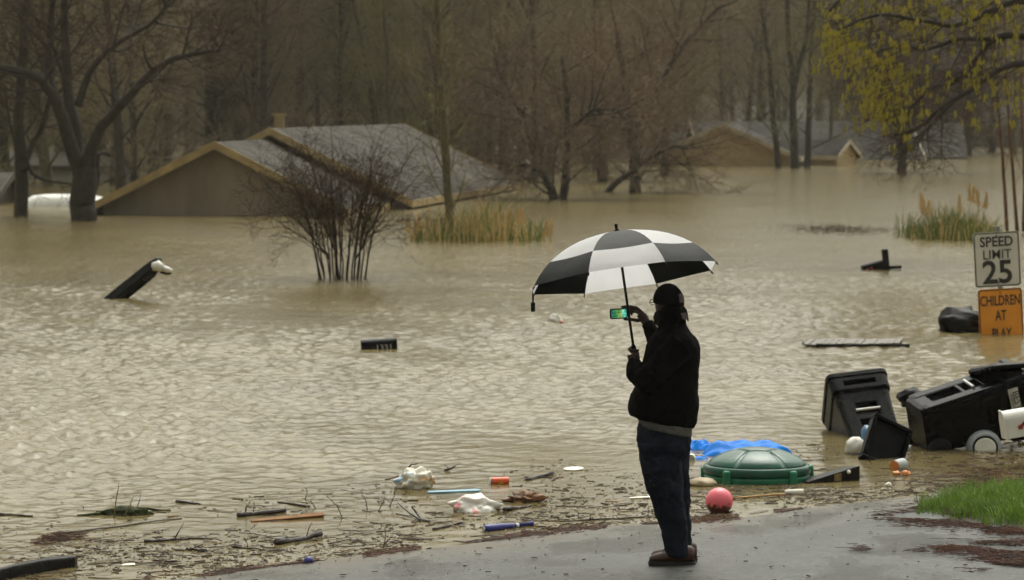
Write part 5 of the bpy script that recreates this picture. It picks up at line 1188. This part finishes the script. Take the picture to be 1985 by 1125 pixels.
# ================================================================== THE MAN AND HIS UMBRELLA
MX, MY = 1.005, 19.6
MZ = float(ground_z(MX, MY)) + 0.004
PS = F_PX / MY
def lx(px, y=0.0): return (px - 1300.0) * (MY + y) / F_PX + (1300 - CX) * y / F_PX
def lz(py): return (1097.0 - py) / PS
man = empty('person', (MX, MY, MZ), 'man in black jacket and dark jeans photographing the flood under an umbrella', 'person')
def row(py, l, r, ry, cy_=0.0, tilt=0.0, n=24, pw=2.2):
    a, b_ = lx(l), lx(r); return ell((a + b_) / 2, cy_, lz(py), (b_ - a) / 2, ry, n, tilt, pw)
# --- body: one continuous surface, mostly hidden by clothes
B = MB()
B.rings([row(845, 1246, 1336, .14), row(800, 1240, 1340, .16), row(740, 1250, 1340, .16), row(670, 1262, 1348, .18), row(650, 1275, 1335, .14), row(636, 1284, 1325, .065), row(600, 1284, 1324, .06)])
fdir = Vector((-0.62, 0.78, 0)).normalized(); side = Vector((fdir.y, -fdir.x, 0))           # where the face points
hc = Vector((lx(1297), 0.02, lz(592)))
HR = Matrix((side, fdir, UP)).transposed()
B.ball(hc + UP * 0.005, (0.078, 0.098, 0.122), 24, 16, rot=HR)
B.ball(hc + fdir * 0.03 - UP * 0.075, (0.058, 0.07, 0.055), 16, 10, rot=HR)                     # jaw
B.tube([hc + fdir * 0.09 + UP * 0.012, hc + fdir * 0.112 - UP * 0.025, hc + fdir * 0.098 - UP * 0.035], [0.008, 0.015, 0.012], 8)   # nose
for s_ in (-1, 1): B.ball(hc + side * s_ * 0.08 - fdir * 0.005 - UP * 0.005, (0.012, 0.022, 0.034), 10, 8, rot=HR)                    # ears
for y_, off in ((-0.075, 0), (0.085, 13)):                                                     # legs
    B.rings([ell(lx(x + off), y_, lz(yy), r, r * 1.05, 16) for yy, x, r in ((1090, 1315, .045), (1060, 1314, .05), (1010, 1306, .06), (965, 1297, .062), (900, 1285, .075), (850, 1280, .085))])
sh_l, el_l, wr_l = Vector((0.06, -0.19, lz(668))), Vector((lx(1243), -0.20, lz(737))), Vector((lx(1228), -0.04, lz(703)))
sh_r, el_r, wr_r = Vector((-0.05, 0.19, lz(668))), Vector((lx(1297), 0.36, lz(700))), Vector((lx(1257), 0.44, lz(632)))
B.tube([sh_l, el_l, wr_l], [.06, .045, .03], 12); B.tube([sh_r, el_r, wr_r], [.06, .045, .03], 12)
# left fist around the umbrella handle
grip = Vector((lx(1231), 0.0, lz(692))); uax = Vector((-0.135, 0.155, 1)).normalized()
ub = uax.cross(Vector((0, 1, 0))).normalized(); uc = uax.cross(ub).normalized()
palm_dir = (wr_l - grip); palm_dir = (palm_dir - uax * palm_dir.dot(uax)).normalized(); tan = uax.cross(palm_dir)
B.tube([wr_l, wr_l.lerp(grip + palm_dir * 0.035, 0.6), grip + palm_dir * 0.036 + uax * 0.01], [.03, .034, .036], 12)
for k in range(4):
    h = uax * (0.033 - 0.022 * k); rr = 0.0235 + 0.0; L = []
    for a in (20, 70, 120, 170, 215 - 8 * k): L.append(grip + h + (palm_dir * math.cos(R_(a)) + tan * math.sin(R_(a))) * (rr + 0.002))
    B.tube([grip + h + palm_dir * 0.04] + L, [.0105, .0105, .010, .0095, .009, .0075], 8)
B.tube([grip + palm_dir * 0.04 + uax * 0.03, grip + palm_dir * 0.02 - tan * 0.022 + uax * 0.047, grip - palm_dir * 0.008 - tan * 0.024 + uax * 0.056, grip - palm_dir * 0.024 - tan * 0.01 + uax * 0.058], [.014, .012, .011, .009], 8)
# right hand pinching the phone by its near end
def H(px, py, y): return Vector((lx(px, y), y, lz(py) - 0.0))
B.tube([wr_r, H(1248, 625, .445), H(1240, 618, .45)], [.029, .03, .026], 12)
B.tube([H(1244, 616, .445), H(1234, 607, .45), H(1222, 604.5, .45), H(1212, 604.5, .45), H(1204, 605, .45)], [.015, .0125, .0105, .0095, .008], 8)      # index over the top edge
B.tube([H(1246, 628, .44), H(1236, 632, .435), H(1224, 629.5, .44), H(1209, 629.5, .445)], [.016, .0135, .0115, .009], 8)        # thumb under it
for k, (yy, x_e) in enumerate(((.475, 1213), (.495, 1219), (.51, 1226))):                      # the others curled behind
    B.tube([H(1245, 616 + 3 * k, .452 + .014 * k), H(1233, 609 + 3 * k, yy), H(1222, 610 + 4 * k, yy + .004), H(x_e, 615 + 4 * k, yy - .006)], [.0135, .0115, .0102, .008], 8)
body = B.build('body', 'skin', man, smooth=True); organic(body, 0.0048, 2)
# --- jeans
J = MB()
def leg(y_, off, seq): J.rings([ell((lx(a) + lx(b_)) / 2 + off, y_, lz(py), (lx(b_) - lx(a)) / 2, ry, 20, 0, 2.3) for py, a, b_, ry in seq])
leg(-0.085, 0, ((1080, 1291, 1338, .08), (1060, 1288, 1335, .078), (1030, 1282, 1333, .08), (990, 1269, 1329, .09), (950, 1253, 1325, .098), (900, 1241, 1322, .108), (860, 1236, 1325, .112)))
leg(0.09, 0, ((1078, 1298, 1345, .08), (1055, 1298, 1344, .078), (1020, 1292, 1343, .08), (980, 1280, 1342, .09), (940, 1266, 1340, .098), (900, 1252, 1338, .105), (860, 1246, 1342, .11)))
J.rings([row(900, 1246, 1332, .15), row(872, 1237, 1340, .185), row(845, 1235, 1342, .19), row(815, 1240, 1342, .185)])
jeans = J.build('jeans', 'jeans', man, smooth=True); organic(jeans, 0.009, 3, 0.028, 0.075)
# --- sweater hem showing under the jacket
S = MB(); S.rings([row(838, 1240, 1342, .196, 0, -0.22), row(828, 1237, 1343, .202, 0, -0.2), row(790, 1238, 1345, .19, 0, -0.1), row(760, 1245, 1345, .18)])
o = S.build('sweater', 'sweater', man, smooth=True); organic(o, 0.009, 3, 0.01, 0.06)
# --- jacket
K = MB()
K.rings([row(820, 1222, 1346, .205, 0, -0.20, 28), row(806, 1219, 1352, .215, 0, -0.18, 28), row(786, 1220, 1357, .215, 0, -0.08, 28), row(765, 1225, 1355, .208, 0, 0, 28), row(735, 1238, 1355, .20, 0, 0, 28),
         row(700, 1246, 1358, .205, 0, 0, 28), row(672, 1254, 1357, .215, 0, 0, 28), row(655, 1263, 1350, .205, 0, 0, 28), row(641, 1274, 1337, .15, 0, 0, 28), row(630, 1277, 1330, .10, 0, 0, 28), row(614, 1276, 1329, .088, 0, 0, 28)])
K.tube([sh_l + Vector((0, 0.02, 0.005)), sh_l.lerp(el_l, .5) + Vector((0, -.015, 0)), el_l + Vector((0.005, 0, 0.0)), el_l.lerp(wr_l, 0.5) + Vector((-.008, 0, -0.004)), wr_l + Vector((0, -0.01, -0.004))], [.098, .088, .082, .068, .05], 16)
K.tube([sh_r + Vector((0, -0.02, 0)), sh_r.lerp(el_r, .5), el_r, el_r.lerp(wr_r, 0.6), wr_r + Vector((0.012, 0, -0.01))], [.095, .082, .072, .054, .043], 16)
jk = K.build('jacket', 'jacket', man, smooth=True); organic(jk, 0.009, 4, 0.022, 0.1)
# --- cap worn backwards, emblem, glasses, beard
C_ = MB(); rs = []
for i in range(10):
    t = i / 9; th = R_(8 + 88 * t); rs.append([hc + UP * (0.018 + 0.118 * math.cos(th)) + HR @ Vector((0.092 * math.sin(th) * math.cos(a), 0.109 * math.sin(th) * math.sin(a), 0.012 * math.sin(a) * t)) for a in [2 * math.pi * j / 32 for j in range(32)]])
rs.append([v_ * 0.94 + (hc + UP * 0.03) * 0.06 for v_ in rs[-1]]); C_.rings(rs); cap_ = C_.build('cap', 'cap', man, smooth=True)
b = MB(); bk = (-fdir * 0.9 + Vector((0.35, -0.1, 0))).normalized(); bs_ = Vector((-bk.y, bk.x, 0)); rows_ = []
for i in range(6):
    t = i / 5; rows_.append([hc + bk * (0.088 + 0.03 * t) + bs_ * (0.065 * (1 - 0.25 * t * t) * u) + UP * (0.0 - 0.075 * t - 0.03 * abs(u) ** 2) for u in (-1, -.6, -.2, .2, .6, 1)])
vs = [q for r in rows_ for q in r]; b.add(vs, [(i * 6 + j, i * 6 + j + 1, (i + 1) * 6 + j + 1, (i + 1) * 6 + j) for i in range(5) for j in range(5)])
bl = b.build('bill', 'cap', cap_, smooth=True); s2 = bl.modifiers.new('thick', 'SOLIDIFY'); s2.thickness = 0.005
M['emblem_red'] = mat('emblem_red', (0.06, 0.02, 0.02), 0.7, (0.13, 0.11, 0.105), 130, detail=1)
ed = Vector((0.78, -0.62, 0)).normalized(); es = Vector((-ed.y, ed.x, 0)); b = MB(); n = 6; vs = []
def cap_pt(u, w):                                      # point on the cap shell in direction ed rotated by u at height w
    d_ = (ed * math.cos(u) + es * math.sin(u)); q = HR.transposed() @ d_; sth = math.sqrt(max(0.0, 1 - (w / 0.118) ** 2))
    r_ = 1.0 / math.sqrt((q.x / 0.092) ** 2 + (q.y / 0.109) ** 2); return hc + UP * (0.018 + w) + d_ * (r_ * sth + 0.002)
vs = [cap_pt(-0.28 + 0.56 * i / n, -0.0 + 0.055 * j / n) for j in range(n + 1) for i in range(n + 1)]
b.add(vs, [(j * 7 + i, j * 7 + i + 1, (j + 1) * 7 + i + 1, (j + 1) * 7 + i) for i in range(n) for j in range(n)]); b.build('emblem', 'emblem_red', cap_, smooth=True)
b = MB(); c = hc + bk * 0.118 - UP * 0.066; b.add([c + bs_ * u + UP * w + Vector((0.0, -0.004, 0)) + bk * (0.012 - w * .5) for u, w in ((-.03, -.02), (.03, -.02), (.03, .02), (-.03, .02))], [(0, 1, 2, 3), (3, 2, 1, 0)]); b.build('bill_patch', 'emblem_red', cap_)
g = MB()
for s_ in (-1, 1):
    ec = hc + side * s_ * 0.036 + fdir * 0.112 + UP * 0.012
    g.tube([ec + side * 0.026 * math.cos(a) + UP * 0.018 * math.sin(a) for a in [2 * math.pi * j / 16 for j in range(17)]], 0.0026, 5)
    g.tube([ec + side * s_ * 0.027, hc + side * s_ * 0.083 + fdir * 0.08 + UP * 0.014, hc + side * s_ * 0.085 - fdir * 0.01 + UP * 0.012], 0.0024, 5)
g.tube([hc - side * 0.011 + fdir * 0.114 + UP * 0.014, hc + side * 0.011 + fdir * 0.114 + UP * 0.014], 0.0024, 5)
g.build('glasses', 'black_plastic', man)
bd = MB(); bd.ball(hc + fdir * 0.055 - UP * 0.095, (0.06, 0.06, 0.058), 16, 10, rot=HR); bd.ball(hc + fdir * 0.08 - UP * 0.078, (0.045, 0.04, 0.04), 14, 10, rot=HR); bd.ball(hc - side * 0.045 + fdir * 0.02 - UP * 0.07, (0.03, 0.05, 0.05), 12, 8, rot=HR); bd.ball(hc + side * 0.045 + fdir * 0.02 - UP * 0.07, (0.03, 0.05, 0.05), 12, 8, rot=HR)
o = bd.build('beard', 'hair', man, smooth=True); organic(o, 0.006, 2, 0.02, 0.02)
hr = MB(); hr.ball(hc - fdir * 0.018 - UP * 0.045, (0.086, 0.092, 0.08), 18, 10, rot=HR); hr.build('hair', 'hair', man, smooth=True)
# --- shoes
for y_, off in ((-0.085, 0.0), (0.09, 0.022)):
    b = MB(); a0 = lx(1259) + off
    secs = ((0.0, .012, .03), (0.02, .035, .05), (0.07, .045, .064), (0.13, .047, .082), (0.18, .043, .10), (0.22, .04, .112), (0.27, .038, .105), (0.29, .028, .085))
    b.rings([[Vector((a0 + x, y_ + w * math.cos(t), 0.018 + max(0, h * 0.5 * (1 + math.sin(t)) - 0.0))) for t in [2 * math.pi * j / 14 for j in range(14)]] for x, w, h in secs]); sh = b.build('shoe', 'shoe', man, smooth=True)
    b = MB(); b.rings([[Vector((a0 + 0.145 + x * k, y_ + yy * k, z)) for x, yy in rrect(0.305, 0.098, 0.045)] for z, k in ((-0.004, .97), (0.012, 1.0), (0.026, 0.98))]); b.build('sole', 'sole', sh)
    b = MB()
    for k in range(3): b.tube([(a0 + 0.085 + 0.022 * k, y_ - 0.028, 0.078 + 0.01 * k), (a0 + 0.09 + 0.022 * k, y_, 0.094 + 0.009 * k), (a0 + 0.085 + 0.022 * k, y_ + 0.028, 0.078 + 0.01 * k)], 0.003, 5)
    b.build('laces', 'wood_black', sh)

# --- phone in his right hand
pc_ = Vector((MX, MY, MZ)) + H(1199.5, 618, .437)
ph = empty('phone', pc_, 'phone held up sideways with a lit green screen showing the flood', 'phone', matrix=frame_matrix(Vector((0.985, 0.15, 0.05)).normalized(), Vector((-0.15, 0.985, 0.03)).normalized(), Vector((-0.05, -0.035, 0.99)).normalized(), pc_))
pw_, ph_ = 0.116, 0.068
b = MB(); b.rings([[Vector((x, y, z)) for x, z in rrect(pw_, ph_, 0.012)] for y in (-0.005, 0.006)]); b.build('case', 'black_plastic', ph, bevel=0.002)
b = MB(); ring = rrect(pw_ - 0.016, ph_ - 0.014, 0.004); b.rings([[Vector((x, y, z)) for x, z in ring] for y in (-0.0064, -0.0054)]); b.build('screen', 'screen', ph)

# --- umbrella
apex_l = Vector((lx(1196, .14), 0.14, lz(452))); apex = Vector((MX, MY, MZ)) + apex_l
base_g = Vector((MX, MY, MZ)) + grip
uax_w = (apex - base_g).normalized()
xw = Vector((1, 0, 0)); xw = (xw - uax_w * xw.dot(uax_w)).normalized(); yw = uax_w.cross(xw)
um = empty('umbrella', base_g, 'large black and white checkered umbrella held over the man', 'umbrella', matrix=frame_matrix(xw, yw, uax_w, base_g))
HL = (apex - base_g).length
RU, DROP, THM, THS = 0.625, 0.30, R_(64), R_(45)
def canopy_pt(th, phi):
    k = (phi / (math.pi / 4)) % 1.0; f = math.cos(math.pi / 8) / math.cos((k - 0.5) * math.pi / 4)
    f = 1 - (1 - f) * 0.9 * min(1, th / THS)
    r = RU * math.sin(th) / math.sin(THM) * f; z = HL - DROP * (1 - math.cos(th)) / (1 - math.cos(THM)) - 0.012 * math.sin(math.pi * k) * (th / THM)
    if th > THM * 0.97: z += 0.012 * math.sin(math.pi * k)
    return Vector((r * math.cos(phi), r * math.sin(phi), z))
for g_ in range(8):
    p0_ = math.pi / 8 + g_ * math.pi / 4 - math.pi / 2 - math.pi / 4 + 0.0
    for ring_, (t0, t1) in enumerate(((0.02, THS), (THS, THM))):
        b = MB(); nu, nv = 10, 8; vs = []
        for i in range(nv + 1):
            th = t0 + (t1 - t0) * i / nv
            for j in range(nu + 1):
                q = p0_ + math.pi / 4 * j / nu
                kk = j / nu; f = math.cos(math.pi / 8) / math.cos((kk - 0.5) * math.pi / 4); f = 1 - (1 - f) * 0.95 * min(1, th / THS)
                r = RU * math.sin(th) / math.sin(THM) * f; z = HL - DROP * (1 - math.cos(th)) / (1 - math.cos(THM)) - 0.014 * math.sin(math.pi * kk) * (th / THM) ** 2 + 0.016 * math.sin(math.pi * kk) * max(0, (th / THM - .8) / .2)
                vs.append((r * math.cos(q), r * math.sin(q), z))
        b.add(vs, [(i * (nu + 1) + j, (i + 1) * (nu + 1) + j, (i + 1) * (nu + 1) + j + 1, i * (nu + 1) + j + 1) for i in range(nv) for j in range(nu)])
        white = (g_ % 2 == 1) ^ (ring_ == 1)
        o = b.build('canopy_panel', 'cloth_white' if white else 'cloth_black', um, smooth=True)
    rib = MB(); pts = []
    for i in range(9):
        th = 0.03 + (THM - 0.03) * i / 8; pts.append((RU * math.sin(th) / math.sin(THM) * math.cos(p0_), RU * math.sin(th) / math.sin(THM) * math.sin(p0_), HL - DROP * (1 - math.cos(th)) / (1 - math.cos(THM)) - 0.007))
    rib.tube(pts, 0.0028, 5); rb = rib.build('rib', 'black_matte', um)
    tip = MB(); e = Vector(pts[-1]); d_ = (e - Vector(pts[-2])).normalized(); tip.tube([e, e + d_ * 0.02], [0.005, 0.004], 6); tip.build('rib_tip', 'black_plastic', rb)
    st_ = MB(); q = Vector(pts[4]); st_.tube([q, Vector((0.012 * math.cos(p0_), 0.012 * math.sin(p0_), HL - 0.17))], 0.0018, 5); st_.build('stretcher', 'black_matte', rb)
b = MB(); b.tube([(0, 0, -0.02), (0, 0, HL)], 0.0085, 10); b.build('shaft', 'black_matte', um)
b = MB(); b.tube([(0, 0, HL - 0.005), (0, 0, HL + 0.012), (0, 0, HL + 0.014), (0, 0, HL + 0.05)], [0.02, 0.017, 0.009, 0.011], 12); b.build('ferrule', 'black_plastic', um)
b = MB(); b.tube([(0, 0, HL - 0.185), (0, 0, HL - 0.15)], 0.016, 10); b.build('runner', 'black_plastic', um)
b = MB(); b.tube([(0, 0, -0.16), (0, 0, -0.14), (0, 0, 0.0), (0, 0, 0.06), (0, 0, 0.075)], [0.014, 0.0185, 0.0175, 0.016, 0.010], 12); b.build('handle', 'black_plastic', um, smooth=True)
qe = Vector((RU * math.cos(-math.pi * 1.12), RU * math.sin(-math.pi * 1.12), HL - DROP)); iw = um.matrix_world.inverted().to_3x3(); dn = iw @ Vector((0, 0, -1))
b = MB(); b.tube([qe - dn * 0.015, qe + dn * 0.05, qe + dn * 0.052, qe + dn * 0.11], [0.006, 0.006, 0.015, 0.013], 6); b.build('strap', 'cloth_black', um)

# ------------------------------------------------------------------ rain haze: even, pale air round the whole place
def haze_mat():
    m = bpy.data.materials.new('haze'); m.use_nodes = True; n, l = m.node_tree.nodes, m.node_tree.links; n.clear()
    v = n.new('ShaderNodeVolumePrincipled'); v.inputs['Color'].default_value = (0.95, 0.91, 0.78, 1); v.inputs['Density'].default_value = 0.00028; v.inputs['Anisotropy'].default_value = 0.2
    o = n.new('ShaderNodeOutputMaterial'); l.new(v.outputs[0], o.inputs['Volume']); return m
M['haze'] = haze_mat()
b = MB(); b.box((0, 700, 40), (1900, 1700, 92)); o = b.build('haze', 'haze', None); o['kind'] = 'stuff'; o['label'] = 'thin pale rain haze over the flood'
